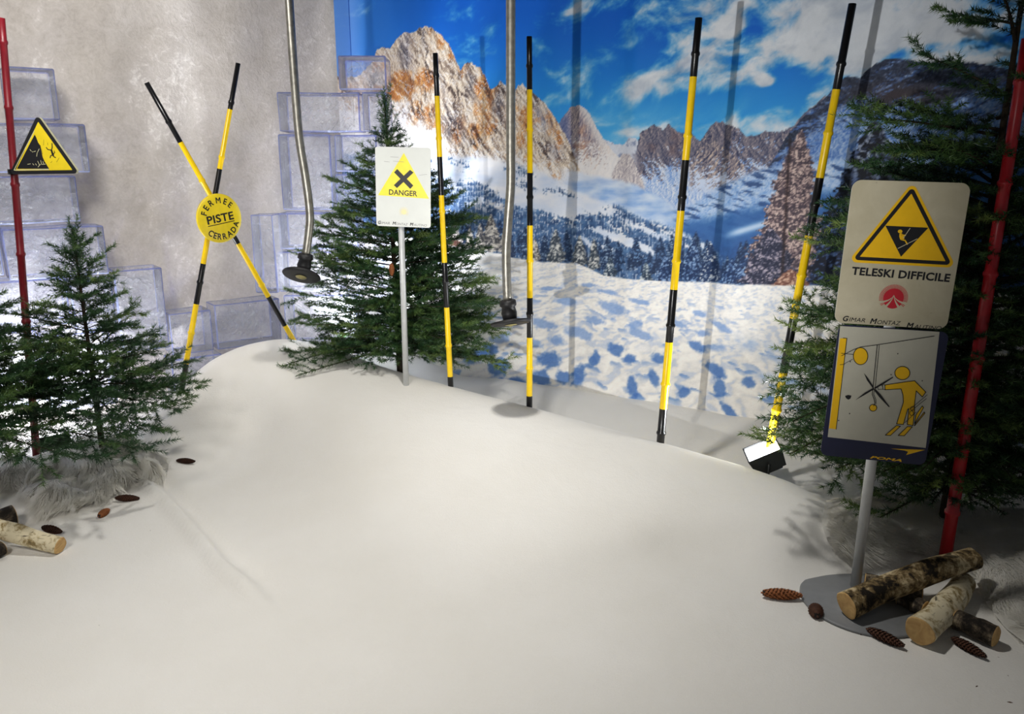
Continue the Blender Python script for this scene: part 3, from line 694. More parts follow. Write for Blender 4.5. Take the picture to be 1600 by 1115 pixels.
stack(fl, dl, NL, .2, [
    (265, 333, 486, 553, 'short clear ice block behind the foot of the crossed poles'),
    (336, 440, 470, 541, 'long clear ice block between the legs of the crossed poles'),
    (270, 352, 556, 640, 'clear ice block almost buried behind the left flank of the mound'),
], G2)
fr_d = (1.0, 0.0); fr_n = (0.0, -1.0)
stack((0, 4.93), fr_d, fr_n, .22, [
    (437, 519, 209, 329, 'tall clear ice block behind the bend of the steel hanger pole'),
    (522, 590, 209, 269, 'clear ice block left of the fir top, third row down'),
    (524, 590, 271, 329, 'clear ice block beside the white danger sign'),
    (433, 563, 143, 207, 'wide clear ice block crossed by the left steel pole, second row down'),
    (565, 606, 143, 207, 'narrow ice block in front of the printed rock face'),
    (528, 604, 86, 141, 'topmost clear ice block in the corner stack'),
    (434, 560, 332, 390, 'long clear ice block left of the big fir, above the rubber disc'),
    (434, 530, 392, 457, 'clear ice block behind the hanging rubber disc'),
], G3)
stack((0, 4.74), fr_d, fr_n, .17, [
    (394, 431, 334, 458, 'upright clear ice block at the left edge of the corner stack'),
], G3)
stack((0, 4.93), fr_d, fr_n, .22, [
    (444, 560, 460, 541, 'bright clear ice block resting on the mound beside the big fir'),
], G3)
# ------------------------------------------------------------------ bamboo poles
def bamboo(mb, A, B, r, cuts, mats, nodes, seed):
    """pole from A (top) to B (foot); cuts are places along it where the colour changes"""
    A = Vector(A); B = Vector(B); L = (B-A).length; rr = random.Random(seed)
    st = sorted(set([0, L]+[c for c in cuts if 0 < c < L]+[min(L, max(0, x+e)) for x in nodes for e in (-.012, -.004, .004, .012)]))
    pth, rad = [], []
    bend = Vector((rr.uniform(-1,1), rr.uniform(-1,1), 0))*.004
    for s in st:
        f = s/L; p = A.lerp(B, f)+bend*math.sin(math.pi*f); near = min([abs(s-x) for x in nodes] or [9])
        pth.append(p); rad.append(r*(.86+.20*f)*(1.24 if near < .006 else 1.0))
    seg = []
    for i in range(len(st)-1):
        mid = (st[i]+st[i+1])/2; k = sum(1 for c in cuts if c < mid); seg.append(mats[k % len(mats)])
    mb.tube(pth, rad, 12, seg)
def straight_pole(px0, py0, px1, py1, zc, r, bands, nodes, label, name, cat, mats, first, sink=True, group=None, seed=0):
    B = pt(px1, py1, zc); A = at_y(px0, py0, B.y); d = (B-A).normalized(); L = (B-A).length
    fr = lambda py: (at_y(px0+(px1-px0)*(py-py0)/(py1-py0), py, B.y)-A).length
    foot = B.copy()
    if sink:
        z = hgt(B.x, B.y)-.03
        foot = A+d*(L+max(0, (B.z-z))/abs(d.z)) if B.z > z-.001 else B
    mb = MB(); bamboo(mb, A, foot, r, [fr(b) for b in bands], first, [fr(n) for n in nodes], seed)
    o = mb.build(name, mats); local_origin(o, foot)
    return tag(o, label, cat, group)
YB = [M_BLK, M_YEL]; GP = 'black and yellow piste poles'
straight_pole(680,83,704,597,4.42,.0155,[150,245,305,410,480,588],[118,216,330,440,540],'thin black and yellow bamboo pole right beside the white danger sign','bamboo_pole','pole',YB,[0,1],group=GP,seed=1)
straight_pole(827,57,827,632,4.18,.0160,[140,270,352,465,527,618],[103,203,308,408,490,575],'upright black and yellow bamboo pole behind the second hanging rubber disc','bamboo_pole','pole',YB,[0,1],group=GP,seed=2)
straight_pole(1092,28,1032,689,3.88,.0185,[120,250,329,452,534,638],[84,212,308,408,508,600,676],'black and yellow bamboo pole leaning right, on the mound in the middle','bamboo_pole','pole',YB,[0,1],group=GP,seed=3)
straight_pole(1332,6,1204,692,3.78,.0195,[140,278,368,497,581,720],[100,208,320,430,545,640],'tilted black and yellow bamboo pole standing by the floodlight','bamboo_pole','pole',YB,[0,1],group=GP,seed=4)
straight_pole(2,28,58,722,4.0,.0180,[],[66,168,288,397,502,600],'thin dark red bamboo pole beside the triangular cliff sign','bamboo_pole','pole',[M_DRED],[0],seed=5)
straight_pole(1606,60,1478,862,3.06,.0225,[],[128,286,428,560,700,800],'bright red bamboo pole standing behind the birch logs','bamboo_pole','pole',[M_RED],[0],seed=6)

# ------------------------------------------------------------------ crossed poles with the round closed-piste disc
cc = pt(338, 340, 4.42); DLv = Vector((*(-DL), 0)); NLv = Vector((*NL, 0))
cross = empty('crossed_pole_marker', (cc.x, cc.y, hgt(cc.x, cc.y)), 'crossed black and yellow poles carrying a round yellow closed-run disc', 'piste marker')
def cross_pole(p0, p1, bands, nodes, off, r, seed):
    base = cc+NLv*off; Q = lambda p: on_plane(p[0], p[1], base, NLv)
    A, B = Q(p0), Q(p1); d = (B-A).normalized(); f = lambda py: (Q((p0[0]+(p1[0]-p0[0])*(py-p0[1])/(p1[1]-p0[1]), py))-A).length
    L = (B-A).length
    for k in range(60):
        e = A+d*(L+.01*k)
        if e.z < hgt(e.x, e.y)-.01: break
    mb = MB(); bamboo(mb, A, e, r, [f(b) for b in bands], [0,1], [f(n) for n in nodes], seed); return mb.build('pole', YB, cross)
cross_pole((229,129),(455,525),[222,322,380,463,508],[190,282,360,445],-.02,.0155,7)
cross_pole((372,99),(289,578),[171,264,322,412,475,568],[160,245,330,441,520],.016,.0155,8)
disc_c = cc+NLv*.058; ROLL = math.radians(8); NLv = Matrix.Rotation(math.radians(14), 3, 'Z') @ NLv; DLv = Matrix.Rotation(math.radians(14), 3, 'Z') @ DLv; exd = (DLv*math.cos(ROLL)+Vector((0,0,1))*math.sin(ROLL)); eyd = (-DLv*math.sin(ROLL)+Vector((0,0,1))*math.cos(ROLL))
RD = .138
Md = Matrix((tuple(exd), tuple(eyd), tuple(NLv))).transposed().to_4x4(); Md.translation = disc_c
mb = MB(); mb.lathe([(RD*.92,-.012),(RD,-.006),(RD,.002),(RD*.97,.006),(RD*.7,.009),(RD*.3,.0105),(.004,.011)], Md, 48, 0)
def glyph_mesh(s, bold, shear):
    cu = bpy.data.curves.new('lettering', 'FONT'); cu.body = s; cu.size = 1.0; cu.offset = bold; cu.shear = shear; cu.resolution_u = 3
    o = bpy.data.objects.new('lettering', cu); COL.objects.link(o); bpy.context.view_layer.update()
    dg = bpy.context.evaluated_depsgraph_get(); me = bpy.data.meshes.new_from_object(o.evaluated_get(dg))
    v = [(p.co.x, p.co.y) for p in me.vertices]; f = [tuple(p.vertices) for p in me.polygons]
    bpy.data.objects.remove(o); bpy.data.curves.remove(cu); bpy.data.meshes.remove(me); return v, f
ADV = {}
def advance(ch):
    if ch not in ADV:
        w = lambda q: max(p[0] for p in glyph_mesh(q, 0, 0)[0])
        ADV[ch] = w(ch+'I')-w('I')
    return ADV[ch]
def text_mesh(s, bold=0., shear=0.):
    V_, F_, pen = [], [], 0.
    for ch in s:
        if ch == 'M':
            b = bold; x0, x1, xm, h, st = .073-b, .709+b, .391, .68+b*.6, .098+1.8*b
            v = [(x0,0),(x0,h),(x0+st*1.05,h),(xm,.405+b*.8),(x1-st*1.05,h),(x1,h),(x1,0),(x1-st,0),(x1-st,.50-b*1.2),(xm+.012,.255-b*1.2),(xm-.012,.255-b*1.2),(x0+st,.50-b*1.2),(x0+st,0)]
            v = [(x+shear*y, y) for x, y in v]; f = [(0,12,11,2,1),(11,10,9,3,2),(9,8,4,3),(8,7,6,5,4)]
        elif ch == ' ': v, f = [], []
        else: v, f = glyph_mesh(ch, bold, shear)
        o = len(V_); V_ += [(x+pen, y) for x, y in v]; F_ += [tuple(i+o for i in q) for q in f]; pen += advance(ch)+bold*.6
    return V_, F_
def put_text(mb, s, to3, d, mat, org, width=None, cap=None, ang=0., bold=0., shear=0., fn=None):
    """text from its left baseline point org; width and capital height in metres"""
    v, f = text_mesh(s, bold, shear); xs = [p[0] for p in v]; ys = [p[1] for p in v]
    w0 = max(xs)-min(xs); x0 = min(xs); h0 = max(ys)
    sy = cap/h0 if cap else width/w0; sx = width/w0 if width else sy
    c, sn = math.cos(ang), math.sin(ang); out = []
    for x, y in v:
        a, b = (x-x0)*sx, y*sy
        out.append(tuple(to3(org[0]+a*c-b*sn, org[1]+a*sn+b*c, d)) if fn is None else tuple(fn(a, b)))
    fl_ = []
    for q in f:
        A = sum(v[q[i]][0]*v[q[(i+1)%len(q)]][1]-v[q[(i+1)%len(q)]][0]*v[q[i]][1] for i in range(len(q)))
        fl_.append(q if A > 0 else q[::-1])
    mb.add(out, fl_, mat)
dome = lambda a, b: float(np.interp(math.hypot(a, b), [0, RD*.3, RD*.7, RD*.97], [.011, .0105, .009, .006]))+.0006
to3d = lambda a, b, d: disc_c+exd*a+eyd*b+NLv*dome(a, b)
put_text(mb, 'PISTE', to3d, .0122, 1, (-.083, -.019), .168, .044, 0, .025)
mb.line([(-.083+.166*k/12,-.030) for k in range(13)], .0042, to3d, .0122, 1)
def arc_text(word, r, a0, a1, cap, inward):
    gl = [text_mesh(ch, .025) for ch in word]; k = cap/.72; w_ = [max(p[0] for p in g[0])-min(p[0] for p in g[0])+.13 for g in gl]; tot = sum(w_); acc = 0
    for i, (v, f) in enumerate(gl):
        a = math.radians(a0+(a1-a0)*(acc+w_[i]/2)/tot); acc += w_[i]; xs = [p[0] for p in v]; xm = (min(xs)+max(xs))/2
        rot = a-math.pi/2 if not inward else a+math.pi/2
        ux, uy = math.cos(rot), math.sin(rot); bx, by = r*math.cos(a), r*math.sin(a)
        out = [tuple(to3d(bx+((x-xm)*ux*.92-y*uy)*k, by+((x-xm)*uy*.92+y*ux)*k, .0125)) for x, y in v]
        mb.add(out, [q if sum(v[q[i]][0]*v[q[(i+1)%len(q)]][1]-v[q[(i+1)%len(q)]][0]*v[q[i]][1] for i in range(len(q))) > 0 else q[::-1] for q in f], 1)
arc_text('FERMEE', .084, 164, 28, .034, False)
arc_text('CERRADA', .119, 214, 341, .034, True)
mb.build('disc_sign', [M_DISCY, M_BLACKINK], cross)

# ------------------------------------------------------------------ flat signs: frames fitted on the boards
class Board:
    """a vertical board; photo places are taken onto it by its own plane"""
    def __init__(s, centre, yaw, roll=0.):
        s.o = Vector(centre); s.n = Vector((math.sin(yaw), -math.cos(yaw), 0)); h = Vector((math.cos(yaw), math.sin(yaw), 0)); z = Vector((0,0,1))
        s.ex = h*math.cos(roll)+z*math.sin(roll); s.ey = -h*math.sin(roll)+z*math.cos(roll)
    def at(s, px, py):
        q = on_plane(px, py, s.o, s.n)-s.o; return (q.dot(s.ex), q.dot(s.ey))
    def to3(s, a, b, d): return s.o+s.ex*a+s.ey*b+s.n*d
def rounded(x0, y0, x1, y1, r, n=6):
    out = []
    for cx, cy, a0 in ((x1-r,y1-r,0),(x0+r,y1-r,90),(x0+r,y0+r,180),(x1-r,y0+r,270)):
        for k in range(n+1):
            a = math.radians(a0+90*k/n); out.append((cx+r*math.cos(a), cy+r*math.sin(a)))
    return out
def rtri(P, r, n=5):                     # triangle with rounded corners
    out = []
    for i in range(3):
        p = Vector(P[i]); a = (Vector(P[i-1])-p).normalized(); b = (Vector(P[(i+1)%3])-p).normalized()
        half = a.angle(b)/2; bis = (a+b).normalized(); c = p+bis*(r/math.sin(half)); s = p+a*(r/math.tan(half)); e = p+b*(r/math.tan(half))
        a0 = math.atan2(s.y-c.y, s.x-c.x); a1 = math.atan2(e.y-c.y, e.x-c.x); da = (a1-a0+math.pi) % (2*math.pi)-math.pi
        for k in range(n+1): out.append((c.x+r*math.cos(a0+da*k/n), c.y+r*math.sin(a0+da*k/n)))
    return out
def inset_tri(P, t):
    P = [Vector(p) for p in P]; c = (P[0]+P[1]+P[2])/3
    e = [(P[(i+1)%3]-P[i]).length for i in range(3)]; ar = abs((P[1]-P[0]).cross(P[2]-P[0]))/2; rin = 2*ar/sum(e)
    inc = (P[0]*e[1]+P[1]*e[2]+P[2]*e[0])/sum(e); k = 1-t/rin
    return [tuple(inc+(p-inc)*k) for p in P]
def crop(x0, y0, s): return lambda X, Y: (x0+X/s, y0+Y/s)
def plate(mb, b, c, r, th, mat, side, grow=0.):
    xs = sorted(p[0] for p in c); ys = sorted(p[1] for p in c)
    x0, x1 = (xs[0]+xs[1])/2-grow, (xs[2]+xs[3])/2+grow; y0, y1 = (ys[0]+ys[1])/2-grow, (ys[2]+ys[3])/2+grow
    mb.prism(rounded(x0, y0, x1, y1, r), b.to3, -th, 0, mat, side); return x0, y0, x1, y1

# --- difficult-lift sign, near right
base_pt = floor_hit(1333, 922)
ts_ = empty('lift_sign_post', base_pt, 'near sign post with a cream warning board above a navy-edged instruction board', 'sign')
K = crop(1240, 260, 4.289); K2 = crop(1240, 480, 3.983)
yb = base_pt.y-.022
b1 = Board(at_y(1413, 400, yb), math.radians(-11), math.radians(-1.6)); A1 = lambda X, Y: b1.at(*K(X, Y))
mb = MB(); plate(mb, b1, [A1(398,88), A1(1200,112), A1(1015,1108), A1(272,1030)], .03, .003, 0, 6)
e = .0006
tri = [A1(800,100), A1(1092,680), A1(360,640)]
mb.flat(rtri(tri, .016), b1.to3, e, 1); mb.flat(rtri(inset_tri(tri, .0085), .010), b1.to3, 2*e, 2); mb.flat(rtri(inset_tri(tri, .0205), .001), b1.to3, 3*e, 1)
mb.flat([A1(614,396), A1(902,410), A1(718,604)], b1.to3, 4*e, 2)
Y3 = lambda pts: [A1(*p) for p in pts]
mb.flat([A1(712+16*math.cos(k*.7854), 434+13*math.sin(k*.7854)) for k in range(8)], b1.to3, 5*e, 1)
mb.flat(Y3([(708,448),(722,446),(736,462),(742,480),(726,496),(712,488),(706,468)]), b1.to3, 5*e, 1)
mb.line(Y3([(722,458),(748,460)]), .0035, b1.to3, 5*e, 1); mb.line(Y3([(722,490),(745,494),(760,520)]), .004, b1.to3, 5*e, 1)
mb.line(Y3([(734,478),(778,414)]), .0022, b1.to3, 5.5*e, 4); mb.line(Y3([(698,548),(826,484)]), .0022, b1.to3, 5.5*e, 4)
p0, p1 = A1(386,722), A1(1044,772); ang = math.atan2(p1[1]-p0[1], p1[0]-p0[0]); wd_ = math.hypot(p1[0]-p0[0], p1[1]-p0[1])
put_text(mb, 'TELESKI DIFFICILE', b1.to3, e, 3, p0, wd_, .0262, ang, .034)
cxy = A1(669, 880); R0 = (A1(768,880)[0]-A1(572,880)[0])/2
for k in range(44):                                       # red sunburst with a striped foot
    a = math.radians(-38+256*k/43); ca, sa = math.cos(a), math.sin(a); w0, w1 = .00095, .0030
    i0, o0 = R0*.55, R0*1.0
    mb.flat([(cxy[0]+ca*i0-sa*w0, cxy[1]+sa*i0+ca*w0), (cxy[0]+ca*i0+sa*w0, cxy[1]+sa*i0-ca*w0), (cxy[0]+ca*o0+sa*w0*1.1, cxy[1]+sa*o0-ca*w0*1.1), (cxy[0]+ca*o0-sa*w0*1.1, cxy[1]+sa*o0+ca*w0*1.1)], b1.to3, e, 5)
mb.flat([(cxy[0]+R0*.70*math.cos(k*2*math.pi/40), cxy[1]+R0*.70*math.sin(k*2*math.pi/40)*(1 if math.sin(k*2*math.pi/40) > 0 else 1.15)) for k in range(40)], b1.to3, 1.5*e, 5)
apex = (cxy[0], cxy[1]+.01)
for a0, a1_, o in ((-64,-52,.95),(-34,-24,.9),(-6,6,0),(24,34,.9),(52,64,.95)):
    if o == 0: continue
    pts = []
    for tt in range(7):
        f = tt/6; ang_ = math.radians(a0)*(f**.5); pts.append((apex[0]+math.sin(ang_)*R0*1.12*f-.0004, apex[1]-math.cos(ang_)*R0*1.12*f))
    for tt in range(6, -1, -1):
        f = tt/6; ang_ = math.radians(a1_)*(f**.5); pts.append((apex[0]+math.sin(ang_)*R0*1.12*f+.0004, apex[1]-math.cos(ang_)*R0*1.12*f))
    mb.flat(pts, b1.to3, 2*e, 0)
def credit(mb, b, A, spans, cap, d, matB, matS, sh=.22):
    for big, small, X0, X1, Y0, Y1 in spans:
        q0, q1 = A(X0, Y0), A(X1, Y1); an = math.atan2(q1[1]-q0[1], q1[0]-q0[0]); L = math.hypot(q1[0]-q0[0], q1[1]-q0[1])
        v, f = text_mesh(big, .030, sh); wb = (max(p[0] for p in v)-min(p[0] for p in v))/max(p[1] for p in v)*cap
        put_text(mb, big, b.to3, d, matB, q0, wb, cap, an, .030, sh)
        put_text(mb, small, b.to3, d, matS, (q0[0]+math.cos(an)*(wb+.001), q0[1]+math.sin(an)*(wb+.001)), L-wb-.001, cap*.76, an, .004, sh)
credit(mb, b1, A1, (('G','IMAR',328,478,1034,1044), ('M','ONTAZ',510,716,1052,1064), ('M','AUTINO',754,988,1080,1098)), .0185, e, 3, 3)
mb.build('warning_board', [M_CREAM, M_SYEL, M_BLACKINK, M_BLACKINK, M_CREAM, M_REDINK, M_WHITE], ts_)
# lower board
b2 = Board(at_y(1385, 615, yb-.004), math.radians(-11), math.radians(-2.2)); A2 = lambda X, Y: b2.at(*K2(X, Y))
mb = MB(); plate(mb, b2, [A2(262,108), A2(950,150), A2(836,990), A2(186,915)], .024, .003, 0, 6)
mb.flat([A2(290,116), A2(908,152), A2(822,874), A2(212,806)], b2.to3, e, 1)
PB = lambda pts: [A2(*p) for p in pts]
LW = .0024
def shape(pts, d=2, fill=2, w=LW):
    q = PB(pts); mb.flat(q, b2.to3, d*e, fill); mb.line(q, w, b2.to3, (d+1)*e, 3, True)
def oval(cx, cy, rx, ry, n=28): return [(cx+rx*math.cos(2*math.pi*k/n), cy+ry*math.sin(2*math.pi*k/n)) for k in range(n)]
mb.flat(PB([(288,192),(330,192),(266,758),(220,752)]), b2.to3, 2*e, 2); mb.line(PB([(308,190),(331,192),(264,758)]), .0022, b2.to3, 3*e, 3)
shape(oval(416,303,45,53))
mb.line(PB([(298,300),(372,262),(416,246),(520,232),(874,178)]), LW, b2.to3, 4*e, 3)
for a, b in (((296,285),(368,292)),((288,356),(318,352)),((318,348),(366,322)),((318,290),(330,192))): mb.line(PB([a, b]), .0018, b2.to3, 4*e, 3)
mb.line(PB([(519,234),(493,500),(488,540),(500,570),(505,596),(497,612)]), LW, b2.to3, 4*e, 3); mb.line(PB([(532,234),(506,500),(497,540),(510,570),(512,598)]), .0018, b2.to3, 4*e, 3)
shape(oval(494,624,23,21,18))
mb.flat(PB([(437,408),(462,440),(496,492),(490,500),(455,452)]), b2.to3, 5*e, 3); mb.flat(PB([(505,504),(540,540),(598,618),(590,618),(530,555),(496,510)]), b2.to3, 5*e, 3)
mb.flat(PB([(382,576),(440,530),(496,498),(500,508),(440,544)]), b2.to3, 5*e, 3); mb.flat(PB([(500,498),(560,462),(616,430),(618,436),(562,474),(506,506)]), b2.to3, 5*e, 3)
shape(oval(676,408,47,41))
shape([(568,482),(700,462),(752,456),(822,526),(800,556),(762,518),(752,600),(752,640),(742,734),(706,728),(716,628),(708,634),(682,728),(640,724),(682,590),(680,545),(668,506),(568,512)])
shape([(522,492),(548,482),(556,508),(526,510)], fill=1, w=.0018); shape([(552,482),(566,480),(570,510),(556,510)], fill=1, w=.0016)
mb.line(PB([(716,628),(706,728)]), .0018, b2.to3, 5*e, 3)
for q in (((640,734),(664,738),(602,796),(570,794)),((708,740),(738,742),(688,798),(650,796)),((760,668),(800,612),(808,622),(752,722)),((756,722),(812,650),(816,658),(752,736))): shape(q)
mb.line(PB([(830,542),(724,630)]), .0018, b2.to3, 6*e, 3); mb.line(PB([(824,566),(732,640)]), .0018, b2.to3, 6*e, 3)
mb.line(PB(oval(738,628,14,12,12)), .0016, b2.to3, 6*e, 3, True); mb.line(PB(oval(732,656,12,14,12)), .0016, b2.to3, 6*e, 3, True); mb.line(PB([(690,716),(760,650)]), .0016, b2.to3, 6*e, 3)
mb.flat(PB([(320,550),(338,544),(360,548),(354,566),(340,574),(326,564)]), b2.to3, 2*e, 3)
for px_, py_ in ((352,337),(648,288),(800,456),(280,703),(348,660),(606,418)): mb.flat(PB(oval(px_,py_,4,4,8)), b2.to3, 2*e, 3)
p0, p1 = A2(474,938), A2(672,960); ang = math.atan2(p1[1]-p0[1], p1[0]-p0[0])
put_text(mb, 'POMA', b2.to3, e, 2, p0, math.hypot(p1[0]-p0[0], p1[1]-p0[1]), .0098, ang, .035, .3)
mb.flat(PB([(606,878),(818,886),(700,918),(712,898),(690,890)]), b2.to3, e, 2)
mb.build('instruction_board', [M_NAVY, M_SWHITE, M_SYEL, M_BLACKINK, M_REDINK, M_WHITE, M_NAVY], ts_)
top = at_y(1395, 300, base_pt.y); post_b = base_pt.copy(); post_b.z = .02
axis = Vector((base_pt.x+.008, base_pt.y+.004, 0))
mb = MB(); mb.tube([(axis.x, axis.y+.0, hgt(base_pt.x, base_pt.y)+.012), (axis.x+.006, axis.y, .7), (axis.x+.018, axis.y+.004, 1.40)], .0185, 18, 0); mb.build('post', [M_ALU], ts_)
pc = floor_hit(1350, 942)
mb = MB(); mb.lathe([(.218,0),(.222,.003),(.222,.007),(.216,.010),(.03,.011),(.028,.03),(.02,.034)], Matrix.Translation((pc.x, pc.y, hgt(pc.x, pc.y)+.001)), 56, 0); mb.build('base_plate', [M_GREYBASE], ts_)

# --- danger sign by the big fir
KD = crop(560, 200, 6.193); zc_d = 4.36
db = pt(634, 582, zc_d); gz = hgt(db.x, db.y)
dsg = empty('danger_sign_post', (db.x, db.y, gz), 'white danger board with a yellow triangle on a thin post before the fir', 'sign')
bd_ = Board(at_y(631, 290, db.y-.030), math.radians(-9), math.radians(-1.5)); AD = lambda X, Y: bd_.at(*KD(X, Y)); PD = lambda pts: [AD(*p) for p in pts]
mb = MB(); plate(mb, bd_, [AD(176,166), AD(710,205), AD(688,968), AD(160,942)], .014, .003, 0, 5)
mb.flat(PD([(440,240),(684,684),(190,648)]), bd_.to3, e, 1)
mb.flat(PD([(346,428),(376,396),(532,556),(502,588)]), bd_.to3, 2*e, 2); mb.flat(PD([(500,404),(534,430),(374,580),(344,552)]), bd_.to3, 2.5*e, 2)
p0, p1 = AD(296,642), AD(570,660); put_text(mb, 'DANGER', bd_.to3, 2*e, 2, p0, math.hypot(p1[0]-p0[0], p1[1]-p0[1]), .0275, math.atan2(p1[1]-p0[1], p1[0]-p0[0]), .020)
c0 = AD(440, 812)
for k in range(14):
    a = math.radians(-40+260*k/13); mb.line([(c0[0]+.009*math.cos(a), c0[1]+.009*math.sin(a)), (c0[0]+.026*math.cos(a), c0[1]+.026*math.sin(a))], .0022, bd_.to3, e, 3)
mb.flat([(c0[0]+.014*math.cos(k*.4), c0[1]+.014*math.sin(k*.4)) for k in range(16)], bd_.to3, 1.4*e, 3)
for a, b in (((310,278),(388,282)),((248,322),(302,328)),((338,320),(442,328)),((590,456),(664,448))): mb.line(PD([a, b]), .0012, bd_.to3, 2*e, 4)
credit(mb, bd_, AD, (('G','IMAR',190,304,926,932), ('M','ONTAZ',330,478,934,944), ('M','AUTINO',498,662,944,954)), .0165, e, 2, 4)
mb.build('danger_board', [M_WHITE, M_FYEL, M_BLACKINK, M_PALEY, M_GREYINK, M_ALU], dsg)
mb = MB(); mb.tube([(db.x, db.y, gz-.02), (db.x+.002, db.y, 1.0), (db.x+.004, db.y+.002, 1.56)], .0165, 16, 0); mb.build('post', [M_ALU], dsg)

# --- triangular cliff sign, clipped on the red pole
KT = crop(0, 160, 8.579); redy = pt(58, 722, 4.0).y
tb = Board(at_y(70, 235, redy-.03), math.radians(6), 0.); AT = lambda X, Y: tb.at(*KT(X, Y)); PT = lambda pts: [AT(*p) for p in pts]
tsg = empty('cliff_warning_sign', tb.o, 'triangular yellow and black falling-climber warning sign at the red pole', 'sign')
tri = [AT(500,158), AT(1062,952), AT(122,966)]
mb = MB(); mb.prism(rtri(tri, .014), tb.to3, -.022, 0, 0, 3); mb.flat(rtri(inset_tri(tri, .0165), .002), tb.to3, e, 1)
mb.flat(PT([(466,430),(488,470),(512,536),(545,580),(556,640),(572,730),(600,790),(660,888),(228,888)]), tb.to3, 2*e, 2)
mb.flat(PT([(655,888),(660,905),(190,912),(190,900)]), tb.to3, 2*e, 4)
mb.line(PT([(190,905),(460,380)]), .003, tb.to3, 1.5*e, 4)
for a, b in (((405,632),(420,650)),((432,655),(440,668)),((450,660),(482,652)),((528,622),(500,676)),((500,676),(494,722)),((372,830),(410,822)),((440,820),(456,838)),((478,820),(492,840)),((508,786),(530,836)),((548,776),(560,826)),((578,790),(590,830)),((512,866),(545,826)),((560,830),(612,826))): mb.line(PT([a, b]), .0022, tb.to3, 3*e, 4)
for pts, w in (([(622,604),(640,628),(685,640),(700,690)],.0042),([(698,548),(702,600),(690,640)],.0042),([(690,640),(712,700)],.008),([(712,690),(736,672),(728,650)],.0036),([(708,700),(680,716),(674,742)],.0040),([(712,704),(720,724),(744,738)],.0040)): mb.line(PT(pts), w, tb.to3, 2*e, 2)
mb.flat([AT(714+14*math.cos(k*.8), 706+13*math.sin(k*.8)) for k in range(8)], tb.to3, 2.5*e, 2)
for a, b in (((588,500),(584,575)),((640,540),(644,575)),((700,790),(680,806)),((796,740),(760,800)),((560,620),(572,690))): mb.line(PT([a, b]), .0012, tb.to3, 2*e, 2)
mb.build('triangle_panel', [M_BLACKINK, M_TRIY, M_BLACKINK, M_SCUFF, M_SCUFF], tsg)
rp = at_y(45-25, 266, redy); cl_ = tb.to3(*AT(190, 930), -.011); rp = Vector((at_y(21, 258, redy).x, redy, cl_.z))
mb = MB(); mb.lathe([(.0235,-.012),(.0285,-.012),(.0285,.012),(.0235,.012)], Matrix.Translation(rp), 20, 0); mb.tube([rp+Vector((.026,-.004,0)), cl_], .006, 10, 0); mb.build('pole_clip', [M_BLK], tsg)

# ------------------------------------------------------------------ ski-lift hangers
def hanger(pix, zc, grip, disc, tilt, rollz, label, rpx):
    C = pt(disc[0], disc[1], zc); Y = C.y
    Pp = [at_y(x, y, Y) for x, y in pix]; d = (Pp[0]-Pp[1]).normalized(); k = (3.135-Pp[0].z)/d.z
    pth = [Pp[0]+d*k]+Pp
    cu = []                                                # smooth the bends
    for i in range(len(pth)-1):
        a, b, c2, d2 = pth[max(i-1,0)], pth[i], pth[i+1], pth[min(i+2,len(pth)-1)]
        for s in range(6):
            t = s/6; cu.append(.5*((2*b)+(-a+c2)*t+(2*a-5*b+4*c2-d2)*t*t+(-a+3*b-3*c2+d2)*t**3))
    cu.append(pth[-1])
    root = empty('ski_lift_hanger', C, label, 'lift hanger', 'ski-lift hangers')
    mb = MB(); mb.tube(cu, rpx, 16, 0); mb.build('steel_pole', [M_STEEL], root)
    g = [at_y(x, y, Y) for x, y in grip]; mb = MB()
    mb.tube([g[0], g[0].lerp(g[1], .08), g[0].lerp(g[1], .5), g[0].lerp(g[1], .62), g[1].lerp(g[2], .2), g[2]], [rpx*1.35, rpx*1.85, rpx*1.95, rpx*1.5, rpx*1.8, rpx*1.6], 18, 0); mb.build('rubber_grip', [M_RUB], root)
    R = Matrix.Rotation(math.radians(rollz), 4, 'Y') @ Matrix.Rotation(math.radians(tilt), 4, 'X'); R.translation = C
    mb = MB(); mb.lathe([(.012,-.006),(.085,-.010),(.098,-.006),(.103,.0),(.098,.007),(.06,.012),(.034,.018),(.028,.03),(.012,.032)], R, 44, 0); dk = mb.build('rubber_disc', [M_RUB], root)
    mb = MB(); mb.lathe([(.030,-.0105),(.028,-.013),(.012,-.014),(.010,-.018),(.002,-.018)], R, 24, 0); tag(mb.build('centre_bolt', [M_BRASS], dk), 'pale metal centre bolt')
hanger([(451,-10),(459,110),(467,210),(477,275),(483,320),(484,350),(478,398)], 4.15, [(478,396),(476,412),(474,424)], (471,430), -31, 7, 'left steel hanger pole ending in a tilted rubber disc beside the fir', .0215)
hanger([(798,-10),(798,110),(798,230),(798,290),(794,345),(791,400),(793,470)], 3.8, [(793,468),(795,486),(797,498)], (798,504), -17, -8, 'second steel hanger pole, its rubber disc overlapping a yellow pole', .0215)

